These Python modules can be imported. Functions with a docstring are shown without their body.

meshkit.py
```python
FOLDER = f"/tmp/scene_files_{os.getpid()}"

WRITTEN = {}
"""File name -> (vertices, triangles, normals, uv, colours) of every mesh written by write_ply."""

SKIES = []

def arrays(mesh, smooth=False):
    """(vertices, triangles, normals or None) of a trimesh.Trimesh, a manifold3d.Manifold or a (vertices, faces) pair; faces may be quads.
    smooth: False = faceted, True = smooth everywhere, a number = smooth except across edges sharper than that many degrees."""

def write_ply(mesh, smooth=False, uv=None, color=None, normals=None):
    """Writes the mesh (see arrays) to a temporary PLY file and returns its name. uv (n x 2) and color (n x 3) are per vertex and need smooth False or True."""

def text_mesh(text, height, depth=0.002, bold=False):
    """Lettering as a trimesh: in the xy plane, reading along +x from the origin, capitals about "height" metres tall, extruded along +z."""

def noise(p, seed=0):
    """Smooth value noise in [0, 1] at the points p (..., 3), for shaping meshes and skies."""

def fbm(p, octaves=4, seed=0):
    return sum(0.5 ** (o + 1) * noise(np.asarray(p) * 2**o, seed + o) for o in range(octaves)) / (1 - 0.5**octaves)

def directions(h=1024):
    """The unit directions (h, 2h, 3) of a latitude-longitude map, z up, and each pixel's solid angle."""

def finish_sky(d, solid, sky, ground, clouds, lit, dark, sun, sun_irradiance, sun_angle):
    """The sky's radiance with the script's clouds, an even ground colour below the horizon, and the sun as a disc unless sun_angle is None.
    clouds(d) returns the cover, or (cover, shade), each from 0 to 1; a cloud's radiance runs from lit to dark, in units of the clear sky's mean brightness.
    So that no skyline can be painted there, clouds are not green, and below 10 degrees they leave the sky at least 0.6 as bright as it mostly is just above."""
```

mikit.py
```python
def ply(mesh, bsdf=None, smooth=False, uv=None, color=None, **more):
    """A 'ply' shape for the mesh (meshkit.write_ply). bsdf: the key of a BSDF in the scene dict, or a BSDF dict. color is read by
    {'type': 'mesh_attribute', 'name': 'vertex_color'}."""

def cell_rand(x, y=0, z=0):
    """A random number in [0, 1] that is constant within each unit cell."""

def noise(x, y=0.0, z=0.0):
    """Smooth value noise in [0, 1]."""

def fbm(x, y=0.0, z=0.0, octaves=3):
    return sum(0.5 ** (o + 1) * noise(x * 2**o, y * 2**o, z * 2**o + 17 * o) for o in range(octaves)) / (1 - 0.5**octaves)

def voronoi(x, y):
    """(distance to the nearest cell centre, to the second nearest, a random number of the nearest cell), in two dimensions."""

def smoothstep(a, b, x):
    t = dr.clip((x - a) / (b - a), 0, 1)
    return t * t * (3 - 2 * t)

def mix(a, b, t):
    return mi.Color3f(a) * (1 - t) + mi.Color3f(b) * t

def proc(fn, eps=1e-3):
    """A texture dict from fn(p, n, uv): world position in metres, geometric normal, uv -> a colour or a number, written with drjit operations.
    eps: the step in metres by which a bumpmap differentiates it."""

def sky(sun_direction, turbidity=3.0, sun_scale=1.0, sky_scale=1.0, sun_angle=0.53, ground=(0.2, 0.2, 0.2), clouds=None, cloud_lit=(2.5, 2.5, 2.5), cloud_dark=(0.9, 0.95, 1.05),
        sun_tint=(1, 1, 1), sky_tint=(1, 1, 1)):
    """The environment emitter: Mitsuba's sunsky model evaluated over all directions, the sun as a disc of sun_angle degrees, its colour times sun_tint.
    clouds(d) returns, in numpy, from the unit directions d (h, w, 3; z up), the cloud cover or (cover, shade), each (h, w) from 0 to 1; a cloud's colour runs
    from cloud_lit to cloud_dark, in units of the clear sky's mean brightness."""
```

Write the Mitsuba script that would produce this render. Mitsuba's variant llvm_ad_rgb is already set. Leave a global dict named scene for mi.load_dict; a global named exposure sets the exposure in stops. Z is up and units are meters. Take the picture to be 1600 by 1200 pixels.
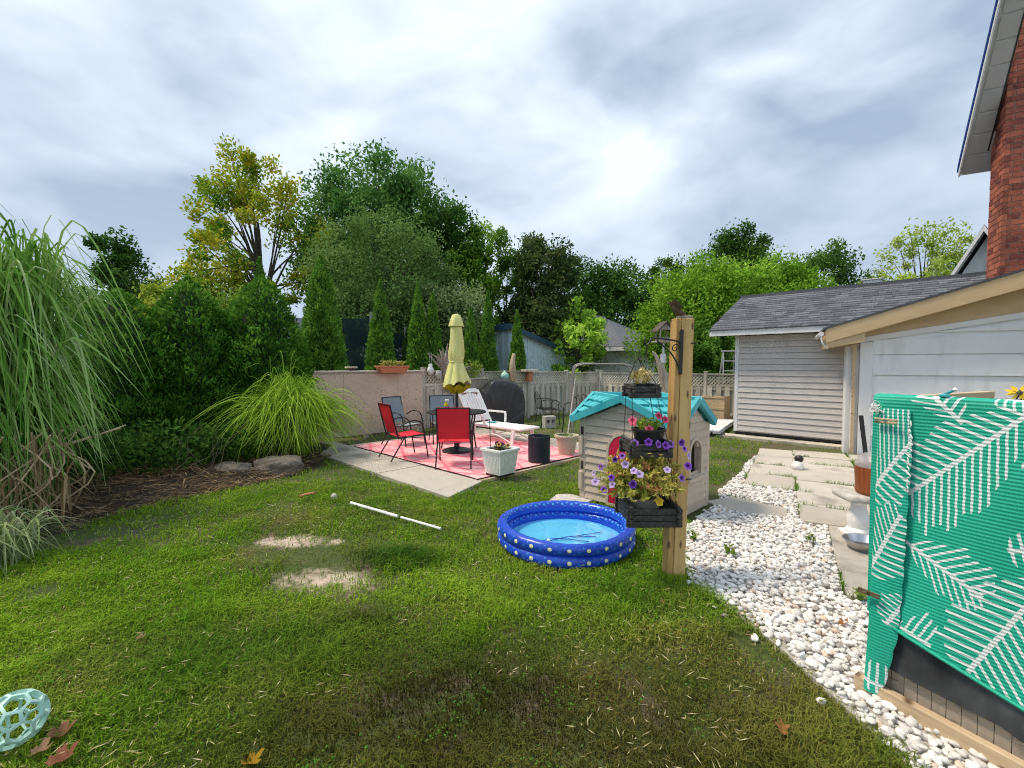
import math, random
import numpy as np, trimesh, shapely, drjit as dr, mitsuba as mi
import manifold3d as m3
import mikit, meshkit
from mikit import proc, noise, fbm, voronoi, cell_rand, smoothstep, mix

T = mi.ScalarTransform4f
scene, labels = {}, {}
rng = np.random.default_rng(7)
# ------------------------------------------------------------------ camera, sky, exposure
P = math.atan(30 / 720)
scene['camera'] = {'type': 'perspective', 'fov': 2 * math.degrees(math.atan(800 / 720)), 'fov_axis': 'x', 'near_clip': 0.05, 'far_clip': 1500.0,
                   'to_world': T().look_at([0, 0, 1.6], [0, math.cos(P), 1.6 - math.sin(P)], [0, 0, 1])}
exposure = 2.95


def clouds(d):
    z = np.maximum(d[..., 2:], 0.0)
    q = d * [2.3, 2.3, 3.8] + [13.6, 4.2, 7.7]
    w = np.stack([meshkit.fbm(q * 1.3 + k * 9.1, 4, 5 + k) for k in range(3)], -1) - 0.5
    flat_ = np.concatenate([d[..., :2] / (z + .45) * 1.6, z * 0], -1)
    a = meshkit.fbm(q * 1.0 + w * 0.55, 6, 3)
    b = meshkit.fbm(q * 2.2 + w * 0.8 + 5, 6, 11)
    c = meshkit.fbm(flat_ * [1.0, 1.6, 1] + w * 0.6 + 2.3, 6, 23)
    s = np.clip((0.38 * a + 0.36 * b + 0.26 * c - 0.345) / 0.24, 0, 1)
    low = np.clip((d[..., 2] - 0.02) / 0.4, 0, 1)
    return np.ones(s.shape), np.clip(s * (0.55 + 0.45 * low) + 0.20 * (1 - low), 0, 1)


scene['sky'] = mikit.sky((-0.50, 0.05, 0.86), turbidity=3, sun_scale=0.3, sun_angle=12, clouds=clouds, cloud_lit=(1.46, 1.62, 1.84), cloud_dark=(0.58, 0.76, 1.00), ground=(0.1, 0.12, 0.06))


# ------------------------------------------------------------------ naming helpers
def numbered(name):
    if name not in used:
        used[name] = 0
        return name
    while True:
        used[name] += 1
        k = '%s_%03d' % (name, used[name])
        if k not in used:
            used[k] = 0
            return k


used = {}


def thing(name, label, cat=None, group=None, kind=None):
    k = numbered(name)
    labels[k] = {'label': label}
    if cat:
        labels[k]['category'] = cat
    if group:
        labels[k]['group'] = group
    if kind:
        labels[k]['kind'] = kind
    return k


def MT(x=0, y=0, z=0, deg=0):
    c, s = math.cos(math.radians(deg)), math.sin(math.radians(deg))
    return np.array([[c, -s, 0, x], [s, c, 0, y], [0, 0, 1, z], [0, 0, 0, 1.0]])


def tf(m, M):
    v, f = m
    return (np.asarray(v, float) @ M[:3, :3].T + M[:3, 3], f)


def emit(key, m, mat, M=None, smooth=False, tone=None, uv=None, color=None):
    if M is not None:
        m = tf(m, M)
    if tone is not None:
        uv = np.tile([tone, 0.0], (len(m[0]), 1))
    scene[key] = mikit.ply(m, 'mat_' + mat, smooth=smooth, uv=uv, color=color)
    return key


def whole(name, label, cat, m, mat, group=None, kind=None, **k):          # a thing that is one mesh
    key = thing(name, label, cat, group, kind)
    return emit(key, m, mat, **k)


def part(parent, name, m, mat, label=None, kind=None, **k):
    key = numbered(parent + '__' + name)
    if label or kind:
        labels[key] = {}
        if label:
            labels[key]['label'] = label
        if kind:
            labels[key]['kind'] = kind
    return emit(key, m, mat, **k)


# ------------------------------------------------------------------ mesh helpers
def tri(f):
    f = np.asarray(f, int)
    return np.vstack([f[:, [0, 1, 2]], f[:, [0, 2, 3]]]) if f.shape[1] == 4 else f


def cat(*ms):
    ms = [m for m in (ms[0] if len(ms) == 1 and isinstance(ms[0], list) else ms)]
    vs, fs, n = [], [], 0
    for v, f in ms:
        v = np.asarray(v, float)
        vs.append(v)
        fs.append(tri(f) + n)
        n += len(v)
    return np.vstack(vs), np.vstack(fs)


BOXF = tri([[0, 2, 3, 1], [4, 5, 7, 6], [0, 1, 5, 4], [2, 6, 7, 3], [0, 4, 6, 2], [1, 3, 7, 5]])


def box(x0, x1, y0, y1, z0, z1):
    return np.array([[x, y, z] for x in (x0, x1) for y in (y0, y1) for z in (z0, z1)], float), BOXF


def hexa(p):          # eight corners ordered as in box()
    return np.asarray(p, float), BOXF


def cbox(x0, x1, y0, y1, z0, z1, b=0.006):
    pts = []
    for x, sx in ((x0, 1), (x1, -1)):
        for y, sy in ((y0, 1), (y1, -1)):
            for z, sz in ((z0, 1), (z1, -1)):
                pts += [[x, y + sy * b, z + sz * b], [x + sx * b, y, z + sz * b], [x + sx * b, y + sy * b, z]]
    return np.array(pts, float), CBF


def _cbf():
    pts = []
    for x, sx in ((-1, 1), (1, -1)):
        for y, sy in ((-1, 1), (1, -1)):
            for z, sz in ((-1, 1), (1, -1)):
                pts += [[x, y + sy * .2, z + sz * .2], [x + sx * .2, y, z + sz * .2], [x + sx * .2, y + sy * .2, z]]
    pts = np.array(pts)
    h = trimesh.convex.convex_hull(pts)
    idx = np.array([np.argmin(((pts - q) ** 2).sum(1)) for q in h.vertices])
    return idx[h.faces]


CBF = _cbf()


def tube(pts, r, n=8, caps=True):
    p = np.asarray(pts, float)
    r = np.broadcast_to(np.asarray(r, float), (len(p),))
    t = np.gradient(p, axis=0)
    t /= np.linalg.norm(t, axis=1, keepdims=True) + 1e-12
    a = np.cross(t[0], [0, 0, 1.0] if abs(t[0, 2]) < 0.9 else [1.0, 0, 0])
    A = []
    for k in range(len(p)):
        a = a - t[k] * (a @ t[k])
        a /= np.linalg.norm(a) + 1e-12
        A.append(a)
    A = np.array(A)
    Bv = np.cross(t, A)
    ang = np.arange(n) * 2 * np.pi / n
    v = (p[:, None] + r[:, None, None] * (np.cos(ang)[None, :, None] * A[:, None] + np.sin(ang)[None, :, None] * Bv[:, None])).reshape(-1, 3)
    f = []
    for i in range(len(p) - 1):
        for j in range(n):
            f.append([i * n + j, i * n + (j + 1) % n, (i + 1) * n + (j + 1) % n, (i + 1) * n + j])
    f = tri(f)
    if caps:
        v = np.vstack([v, p[0], p[-1]])
        c0, c1, o = len(v) - 2, len(v) - 1, (len(p) - 1) * n
        f = np.vstack([f, [[c0, (j + 1) % n, j] for j in range(n)], [[c1, o + j, o + (j + 1) % n] for j in range(n)]])
    return v, f


def bez(pts, n=10):          # smooth curve through points (Catmull-Rom)
    p = np.asarray(pts, float)
    p = np.vstack([2 * p[0] - p[1], p, 2 * p[-1] - p[-2]])
    out = []
    for i in range(1, len(p) - 2):
        for t in np.linspace(0, 1, n, endpoint=False):
            a, b, c, d = p[i - 1:i + 3]
            out.append(0.5 * (2 * b + (c - a) * t + (2 * a - 5 * b + 4 * c - d) * t * t + (3 * b - a - 3 * c + d) * t ** 3))
    return np.array(out + [p[-2]])


def lathe(prof, n=32, wob=None):
    prof = np.asarray(prof, float)
    ang = np.arange(n) * 2 * np.pi / n
    k = len(prof)
    r = prof[:, 0][:, None] * np.ones(n)[None]
    if wob is not None:
        r = r * wob(prof[:, 1][:, None], ang[None])
    v = np.stack([r * np.cos(ang), r * np.sin(ang), prof[:, 1][:, None] * np.ones(n)], -1).reshape(-1, 3)
    f = tri([[i * n + j, i * n + (j + 1) % n, (i + 1) * n + (j + 1) % n, (i + 1) * n + j] for i in range(k - 1) for j in range(n)])
    return v, f


def disc(r, z, n=32):
    return lathe([[1e-4, z], [r, z]], n)[0], lathe([[1e-4, z], [r, z]], n)[1][:, ::-1]


def torus(R, r, z, n=64, k=14, sq=1.0):
    a, b = np.arange(n) * 2 * np.pi / n, np.arange(k) * 2 * np.pi / k
    A, Bb = np.meshgrid(a, b, indexing='ij')
    v = np.stack([(R + r * np.cos(Bb)) * np.cos(A), (R + r * np.cos(Bb)) * np.sin(A), z + sq * r * np.sin(Bb)], -1).reshape(-1, 3)
    f = tri([[i * k + j, ((i + 1) % n) * k + j, ((i + 1) % n) * k + (j + 1) % k, i * k + (j + 1) % k] for i in range(n) for j in range(k)])
    return v, f


def prism(poly, z0, z1):          # plan polygon extruded upwards
    m = trimesh.creation.extrude_polygon(shapely.Polygon(poly) if not isinstance(poly, shapely.Polygon) else poly, z1 - z0, engine='earcut')
    return np.array(m.vertices) + [0, 0, z0], np.array(m.faces)


def upright(poly, y0, y1):        # an x-z polygon extruded along y
    v, f = prism(poly, 0, y1 - y0)
    return np.stack([v[:, 0], y1 - v[:, 2], v[:, 1]], -1), f


def sheet(P3, thick=0.0):          # grid of points (nu, nv, 3) -> surface, or a thin solid
    nu, nv = P3.shape[:2]
    v = P3.reshape(-1, 3)
    q = np.array([[i * nv + j, (i + 1) * nv + j, (i + 1) * nv + j + 1, i * nv + j + 1] for i in range(nu - 1) for j in range(nv - 1)])
    if not thick:
        return v, tri(q)
    du, dv = np.gradient(P3, axis=0), np.gradient(P3, axis=1)
    nn = np.cross(du, dv)
    nn /= np.linalg.norm(nn, axis=2, keepdims=True) + 1e-12
    w = (P3 - nn * thick).reshape(-1, 3)
    n = len(v)
    rim = [i * nv for i in range(nu)] + [(nu - 1) * nv + j for j in range(1, nv)] + [i * nv + nv - 1 for i in range(nu - 2, -1, -1)] + [j for j in range(nv - 2, 0, -1)]
    e = [[rim[i], rim[i] + n, rim[(i + 1) % len(rim)] + n, rim[(i + 1) % len(rim)]] for i in range(len(rim))]
    return np.vstack([v, w]), np.vstack([tri(q), tri(q)[:, ::-1] + n, tri(e)])


def bar(a, b, w, h, up=(0, 0, 1)):          # a board from a to b
    a, b = np.asarray(a, float), np.asarray(b, float)
    d = (b - a) / np.linalg.norm(b - a)
    s = np.cross(d, up)
    s /= np.linalg.norm(s)
    t = np.cross(s, d)
    return hexa([p + i * s * w / 2 + j * t * h / 2 for p in (a, b) for i in (-1, 1) for j in (-1, 1)])


def ribbons(paths, widths, side):
    """paths (n, k, 3), widths (k,), side (n, 3): n flat tapering blades."""
    n, k = paths.shape[:2]
    off = side[:, None] * (np.asarray(widths)[None, :, None] / 2)
    v = np.stack([paths - off, paths + off], 2).reshape(-1, 3)
    b = (np.arange(n) * 2 * k)[:, None]
    i = np.arange(k - 1) * 2
    q = np.stack([i, i + 1, i + 3, i + 2], -1)
    return v, tri((b[:, :, None] + q[None]).reshape(-1, 4))


def unit(a):
    return a / (np.linalg.norm(a, axis=-1, keepdims=True) + 1e-12)


def leafquads(c, L, W, axis, nrm, col, fold=0.0):
    n = len(c)
    a = unit(axis)
    b = unit(np.cross(a, nrm))
    L, W = np.broadcast_to(L, (n,))[:, None], np.broadcast_to(W, (n,))[:, None]
    v = np.stack([c - a * L / 2, c + b * W / 2 + a * L * 0.06, c + a * L / 2, c - b * W / 2 + a * L * 0.06], 1).reshape(-1, 3)
    i = np.arange(n)[:, None] * 4
    f = np.vstack([i + [0, 1, 2], i + [0, 2, 3]])
    return (v, f), np.repeat(col, 4, axis=0)


def catc(lst):
    return cat([m for m, _ in lst]), np.vstack([c for _, c in lst])


# ------------------------------------------------------------------ materials
def rgb(*c):
    return {'type': 'rgb', 'value': list(c)}


def two(b):
    return {'type': 'twosided', 'bsdf': b}


def pri(key, color, rough=0.6, bump=None, eps=2e-3, **k):
    b = {'type': 'principled', 'base_color': color if isinstance(color, dict) else rgb(*color), 'roughness': rough, **k}
    if bump is not None:
        b = {'type': 'bumpmap', 'tex': proc(bump, eps), 'scale': 1.0, 'bsdf': b}
    scene['mat_' + key] = two(b)


VC = {'type': 'mesh_attribute', 'name': 'vertex_color'}
scene['mat_leaf'] = {'type': 'principledthin', 'base_color': VC, 'roughness': 0.55, 'diff_trans': 0.7, 'spec_trans': 0.0, 'eta': 1.4}
scene['mat_blade'] = {'type': 'principledthin', 'base_color': VC, 'roughness': 0.6, 'diff_trans': 0.5, 'spec_trans': 0.0, 'eta': 1.35}
pri('painted', VC, 0.55)
pri('matte', VC, 0.9)


def ground_c(p, n, uv):
    a, b, c = fbm(p.x * 0.9, p.y * 0.9, 1), fbm(p.x * 7, p.y * 7, 2), noise(p.x * 60, p.y * 60, 3)
    soil = mix((.045, .034, .022), (.12, .092, .06), b * 0.7 + c * 0.4)
    grassy = mix((.03, .05, .01), (.075, .095, .02), a * 0.6 + c * 0.4)
    w1 = dr.exp(-dr.square((p.x + 1.45 + .5 * (p.y - 3.4)) / .52) - dr.square((p.y - 3.38) / .26)) + dr.exp(-dr.square((p.x + 1.95) / .5) - dr.square((p.y - 4.15) / .2))
    g = mix(grassy, soil, smoothstep(0.45, 0.62, a * 0.55 + b * 0.4))
    return mix(g, mix((.34, .27, .20), (.52, .43, .35), b), smoothstep(.35, .9, w1 * (.1 + b * .9 + fbm(p.x * 26, p.y * 26, 5) * .6)))


def concrete_c(p, n, uv):
    t = uv.x
    a, b, c = fbm(p.x * 2.3 + t * 9, p.y * 2.3, 1), fbm(p.x * 14, p.y * 14, 3), noise(p.x * 140, p.y * 140, 3)
    return (1 - .38 * smoothstep(.52, .72, fbm(p.x * 1.9 + 4, p.y * 1.9, 6) * .7 + fbm(p.x * 9, p.y * 9, 2) * .3)) * mix((.30, .275, .225), (.50, .465, .40), dr.clip(t * 0.35 + a * 0.4 + b * 0.25 + c * 0.22 - 0.12, 0, 1))


def grey_wood(p, n, uv):
    t = uv.x
    g = fbm(p.x * 38 + t * 50, p.y * 38, p.z * 2.5)
    s = fbm(p.x * 1.7, p.y * 1.7, p.z * 1.9 + t * 3)
    base = mix((.25, .23, .19), (.72, .68, .59), dr.clip(t * 0.6 + g * 0.45 + s * 0.3 - 0.2, 0, 1))
    moss = smoothstep(0.60, 0.82, fbm(p.x * 1.3 + 7, p.y * 1.3, p.z * 0.8)) * 0.55
    return base * (1 - moss) + mi.Color3f(.17, .185, .08) * moss


def tan_wood(p, n, uv):
    t = uv.x
    g = fbm(p.x * 45 + t * 31, p.y * 45, p.z * 1.6)
    k = voronoi((p.x + p.y) * 7 + t * 13, p.z * 2.6)[0]
    c = mix((.42, .245, .08), (.70, .47, .19), dr.clip(g * 1.1 - 0.15 + (t - .5) * .5, 0, 1))
    return mix((.13, .07, .03), c, smoothstep(0.03, 0.11, k))


def lumber_c(p, n, uv):
    g = fbm(p.x * 4 + uv.x * 31, p.y * 4, p.z * 70)
    k = voronoi((p.x - p.y) * 3.2 + 5, p.z * 9)[0]
    c = mix((.37, .27, .16), (.62, .48, .31), g)
    return mix((.12, .075, .04), c, smoothstep(0.03, 0.13, k))


def ply_c(p, n, uv):
    t = fbm((p.x + p.y) * 1.6, p.z * 5, 2)
    k = fbm((p.x + p.y) * 14, p.z * 30, 9)
    c = mix((.44, .355, .265), (.66, .56, .44), t * 0.6 + k * 0.5)
    s = smoothstep(0.66, 0.80, fbm((p.x + p.y) * 19 + 3, p.z * 27, 4)) * smoothstep(.35, .7, t)
    low = smoothstep(0.7, 0.2, p.z) * 0.25
    return c * (1 - 0.6 * s) * (1 - low * t)


def black_wood(p, n, uv):
    g = fbm(p.x * 50, p.y * 50, p.z * 60 + uv.x * 9)
    return mix((.012, .012, .013), (.095, .088, .08), g * g * 1.3)


def siding_c(p, n, uv):
    t = uv.x
    d = fbm(p.x * 1.5, p.y * 1.5, p.z * 0.8)
    e = noise((p.x - p.y) * 3, p.z * 160, 1)
    return mix((.49, .465, .455), (.57, .545, .535), d * 0.7 + e * 0.3 + (t - .5) * .3) * (1 - .10 * smoothstep(.5, .8, fbm(p.x * 7, p.y * 7, p.z * .9)))


def white_siding_c(p, n, uv):
    d = fbm(p.x * 2.2, p.y * 2.2, p.z * 1.2)
    st = smoothstep(.55, .8, fbm(p.x * 9, p.y * 9, p.z * 1.1)) * .22 + smoothstep(.45, .0, p.z) * .25 * d
    return mix((.64, .66, .69), (.76, .78, .80), d) * (1 - st) + mi.Color3f(.30, .28, .23) * st


def brick_c(p, n, uv):
    t = uv.x
    a = fbm(p.x * 24, p.y * 24, p.z * 30)
    c = mix((.11, .028, .022), (.40, .125, .075), dr.clip(t * 0.75 + a * 0.5 - 0.15, 0, 1))
    return mix(c, (.42, .33, .27), smoothstep(0.74, 0.86, a) * 0.5)


def shingle_c(p, n, uv):
    t = uv.x
    a = noise(p.x * 90, p.y * 90, p.z * 90)
    b = fbm(p.x * 1.1, p.y * 1.1, p.z * 1.1)
    return mix((.045, .052, .064), (.155, .17, .195), t * 0.6 + a * 0.35 + b * 0.25 - 0.1)


def pebble_c(p, n, uv):
    t = uv.x
    a = fbm(p.x * 40, p.y * 40, p.z * 40)
    c = mix((.48, .46, .43), (.85, .835, .80), dr.clip(t * 0.75 + a * 0.45 - 0.05, 0, 1))
    c = dr.select(t < 0.05, mix((.30, .25, .20), (.36, .35, .34), a), c)
    return dr.select(t > 0.965, mix((.55, .40, .30), (.70, .58, .48), a), c)


def blue_wall(p, n, uv):
    a = fbm(p.x * 2 + uv.x * 7, p.y * 2, p.z * 1.2)
    g = noise(p.x * 40, p.y * 40, p.z * 2)
    return mix((.36, .49, .54), (.52, .66, .71), a * 0.7 + g * 0.3 + (uv.x - .5) * .3)


def mulch(p, n, uv):
    return mix((.012, .010, .008), (.05, .038, .026), fbm(p.x * 9, p.y * 9, 4) * 0.7 + noise(p.x * 50, p.y * 50, 2) * 0.4)


def rock_c(p, n, uv):
    a = fbm(p.x * 6, p.y * 6, p.z * 6)
    b = noise(p.x * 60, p.y * 60, p.z * 60)
    return mix((.06, .05, .04), (.26, .225, .185), a * 0.8 + b * 0.3 - .05)


def rug_pink(p, n, uv):
    u, v = uv.x, uv.y          # metres
    lines = mi.Float(0)
    for k, (ax, ay, per, wd) in enumerate([(1, 0.52, 0.62, .045), (1, -0.52, 0.62, .045), (0.0, 1.0, 0.61, .035), (1.0, 0.0, 0.55, .03), (1, 0.52, 0.155, .012), (1, -0.52, 0.155, .012)]):
        q = (u * ax + v * ay) / per
        d = dr.abs(q - dr.floor(q) - 0.5) * per
        lines = dr.maximum(lines, smoothstep(wd, wd * 0.55, d) * (1.0 if k < 4 else 0.35))
    fade = fbm(p.x * 2.2, p.y * 2.2, 3)
    weave = noise(u * 170, v * 60, 1)
    c = mix((.80, .29, .32), (.85, .50, .49), fade * 0.8 + weave * 0.3)
    c = mix(c, (.78, .09, .16), lines * (0.5 + 0.45 * fade))
    edge = dr.minimum(dr.minimum(u, 2.7 - u), dr.minimum(v, 3.66 - v))
    c = mix((.045, .03, .03), c, smoothstep(0.010, 0.014, edge))
    return c


#            base          tip           rib directions and lengths
LEAVES = [((.150, 1.025), (.530, 1.435), (-.93, .36), .165, (.02, -1), .275, .036),
          ((.150, .800), (.405, .665), (.80, .50), .155, (.30, -.95), .15, .032),
          ((.375, .345), (.575, .800), (-1, .16), .165, (.50, -.87), .25, .038),
          ((.315, 1.365), (.200, 1.49), (-1, .12), .10, (.45, .9), .09, .034),
          ((.245, .385), (.130, .412), (.42, .91), .13, (.42, -.91), .005, .026),
          ((.640, .930), (.470, .880), (-.2, 1), .10, (.2, -1), .12, .030),
          ((.560, 1.46), (.400, 1.475), (-.3, 1), .05, (.1, -1), .06, .026),
          ((.700, 1.20), (.500, 1.215), (-.3, 1), .05, (.1, -1), .01, .030),
          ((9.99, .975), (10.165, 1.265), (-.06, 1), .34, (.80, -.6), .13, .033),
          ((10.00, .60), (10.135, .925), (-.30, .95), .16, (1, -.16), .15, .032),
          ((10.17, .55), (10.09, .40), (-.85, .4), .08, (1, -.2), .12, .022),
          ((10.02, .10), (10.12, .09), (.03, 1), .12, (0, -1), .05, .030)]


def rug_green(p, n, uv):
    s, z = uv.x, uv.y
    on = mi.Float(0)
    sj = s + 0.0025 * (cell_rand(dr.floor(z / 0.0075), 5) - .5)
    for (b, t, e1, l1, e2, l2, sp) in LEAVES:
        mx, my = t[0] - b[0], t[1] - b[1]
        L = math.hypot(mx, my)
        mx, my = mx / L, my / L
        qx, qy = sj - b[0], z - b[1]
        al = qx * mx + qy * my
        pe = dr.abs(-qx * my + qy * mx)
        on = dr.maximum(on, dr.select((al > -0.01) & (al < L) & (pe < 0.008), 1.0, 0.0))
        for (ex, ey), ln in ((e1, l1), (e2, l2)):
            det = mx * ey - my * ex
            a = (qx * ey - qy * ex) / det
            bt = (mx * qy - my * qx) / det * math.hypot(ex, ey)
            pr = dr.clip(a / L, 0, 1)
            lim = ln * dr.sqrt(dr.maximum(4 * pr * (1 - pr), 0)) * (1.15 - 0.3 * pr) * (0.86 + 0.28 * cell_rand(dr.floor(a / sp), 3))
            fr = a / sp - dr.floor(a / sp)
            on = dr.maximum(on, dr.select((a > 0) & (a < L) & (bt > 0) & (bt < lim) & (fr > 0.33) & (fr < 0.67), 1.0, 0.0))
    row = dr.abs(z / 0.0150 - dr.floor(z / 0.0150) - 0.5) * 2
    cl = fbm(s * 5, z * 5, 2)
    g = mix((.0, .31, .195), (.02, .51, .35), row * 0.55 + cl * 0.5 - .05)
    w = mix((.60, .68, .69), (.80, .84, .85), row)
    return mix(g, w, on)


def rug_green_b(p, n, uv):
    z = uv.y
    return dr.abs(z / 0.0150 - dr.floor(z / 0.0150) - 0.5) * 0.004


def pool_c(p, n, uv):
    # uv.x: metres round the ring, uv.y: metres round the tube (0 = outside middle)
    u, v = uv.x, uv.y
    c = mix((.008, .045, .42), (.014, .075, .55), fbm(u * 9, v * 9, 1))
    out = dr.abs(v - .004) < 0.060
    for (per, off, vo, r, col) in ((.155, .0, .006, .0185, (.68, .74, .30)), (.155, .0775, -.006, .016, (.02, .15, .58)), (.155, .0388, .030, .0075, (.05, .30, .62)), (.155, .1163, -.026, .007, (.05, .30, .62)),
                                   (.155, .0500, -.034, .005, (.06, .36, .66)), (.155, .1050, .036, .005, (.06, .36, .66))):
        q = u + off
        du = (q / per - dr.floor(q / per) - 0.5) * per
        d = dr.sqrt(du * du + dr.square((v - vo) * 1.2))
        c = mix(c, col, dr.select(out, smoothstep(r, r * 0.88, d), 0))
        if r == .0185:
            c = mix(c, (.78, .80, .72), dr.select(out, smoothstep(r * 0.55, r * 0.45, d), 0))
    inside = ~out
    for (per, off, vo, r, col) in ((.11, .0, .120, .015, (.05, .36, .66)), (.11, .055, .108, .011, (.10, .42, .66)), (.11, .028, .136, .006, (.12, .45, .68)), (.11, .083, .088, .006, (.2, .5, .7))):
        q = u + off
        du = (q / per - dr.floor(q / per) - 0.5) * per
        d = dr.sqrt(du * du + dr.square((v - vo) * 1.2))
        c = mix(c, col, dr.select(inside, smoothstep(r, r * 0.85, d), 0))
    return c


def fabric_black(p, n, uv):
    a = fbm(p.x * 16, p.y * 16, p.z * 7)
    b = noise(p.x * 160, p.y * 160, p.z * 160)
    return mix((.010, .012, .014), (.075, .082, .09), dr.clip(a * a * 1.5 + b * 0.12, 0, 1))


def orange_wood(p, n, uv):
    g = fbm(p.x * 60, p.y * 60, p.z * 1.5)
    return mix((.14, .03, .008), (.34, .10, .025), g)


def bark_c(p, n, uv):
    return mix((.035, .028, .022), (.15, .125, .10), fbm(p.x * 14, p.y * 14, p.z * 4))


def drift_c(p, n, uv):
    return mix((.10, .08, .06), (.52, .45, .37), fbm(p.x * 40, p.y * 40, p.z * 7))


def plastic_beige(p, n, uv):
    return mix((.42, .35, .27), (.52, .44, .35), fbm(p.x * 3, p.y * 3, p.z * 3) + (uv.x - .5) * .25)


def stone_c(p, n, uv):
    return mix((.27, .26, .225), (.58, .565, .52), fbm(p.x * 22, p.y * 22, p.z * 22) * 1.1 - .05)


pri('ground_soil', proc(ground_c), 0.95, lambda p, n, uv: fbm(p.x * 18, p.y * 18, 2) * 0.012, 4e-3)
pri('concrete', proc(concrete_c), 0.85, lambda p, n, uv: noise(p.x * 150, p.y * 150, 2) * 0.0012 + fbm(p.x * 20, p.y * 20, 2) * .002)
pri('grey_wood', proc(grey_wood), 0.85)
pri('tan_wood', proc(tan_wood), 0.65)
pri('lumber', proc(lumber_c), 0.75)
pri('plywood', proc(ply_c), 0.85)
pri('black_wood', proc(black_wood), 0.6)
pri('grey_siding', proc(siding_c), 0.5)
pri('white_siding', proc(white_siding_c), 0.45)
pri('brick', proc(brick_c), 0.9, lambda p, n, uv: fbm(p.x * 60, p.y * 60, p.z * 60) * 0.003)
pri('mortar', (.40, .36, .32), 0.95)
pri('shingle', proc(shingle_c), 0.95)
pri('pebble', proc(pebble_c), 0.7)
pri('blue_board', proc(blue_wall), 0.7)
pri('mulch', proc(mulch), 0.95, lambda p, n, uv: fbm(p.x * 25, p.y * 25, 2) * 0.02, 4e-3)
pri('rock', proc(rock_c), 0.9, lambda p, n, uv: fbm(p.x * 20, p.y * 20, p.z * 20) * 0.02, 4e-3)
pri('pink_rug', proc(rug_pink), 0.8)
pri('green_rug', proc(rug_green), 0.6, rug_green_b, 1e-3)
pri('pool_vinyl', proc(pool_c), 0.28, specular=0.5)
pri('black_fabric', proc(fabric_black), 0.8)
pri('orange_wood', proc(orange_wood), 0.45)
pri('bark', proc(bark_c), 0.95)
pri('driftwood', proc(drift_c), 0.9)
pri('beige_plastic', proc(plastic_beige), 0.5)
pri('stone', proc(stone_c), 0.9)
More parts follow.
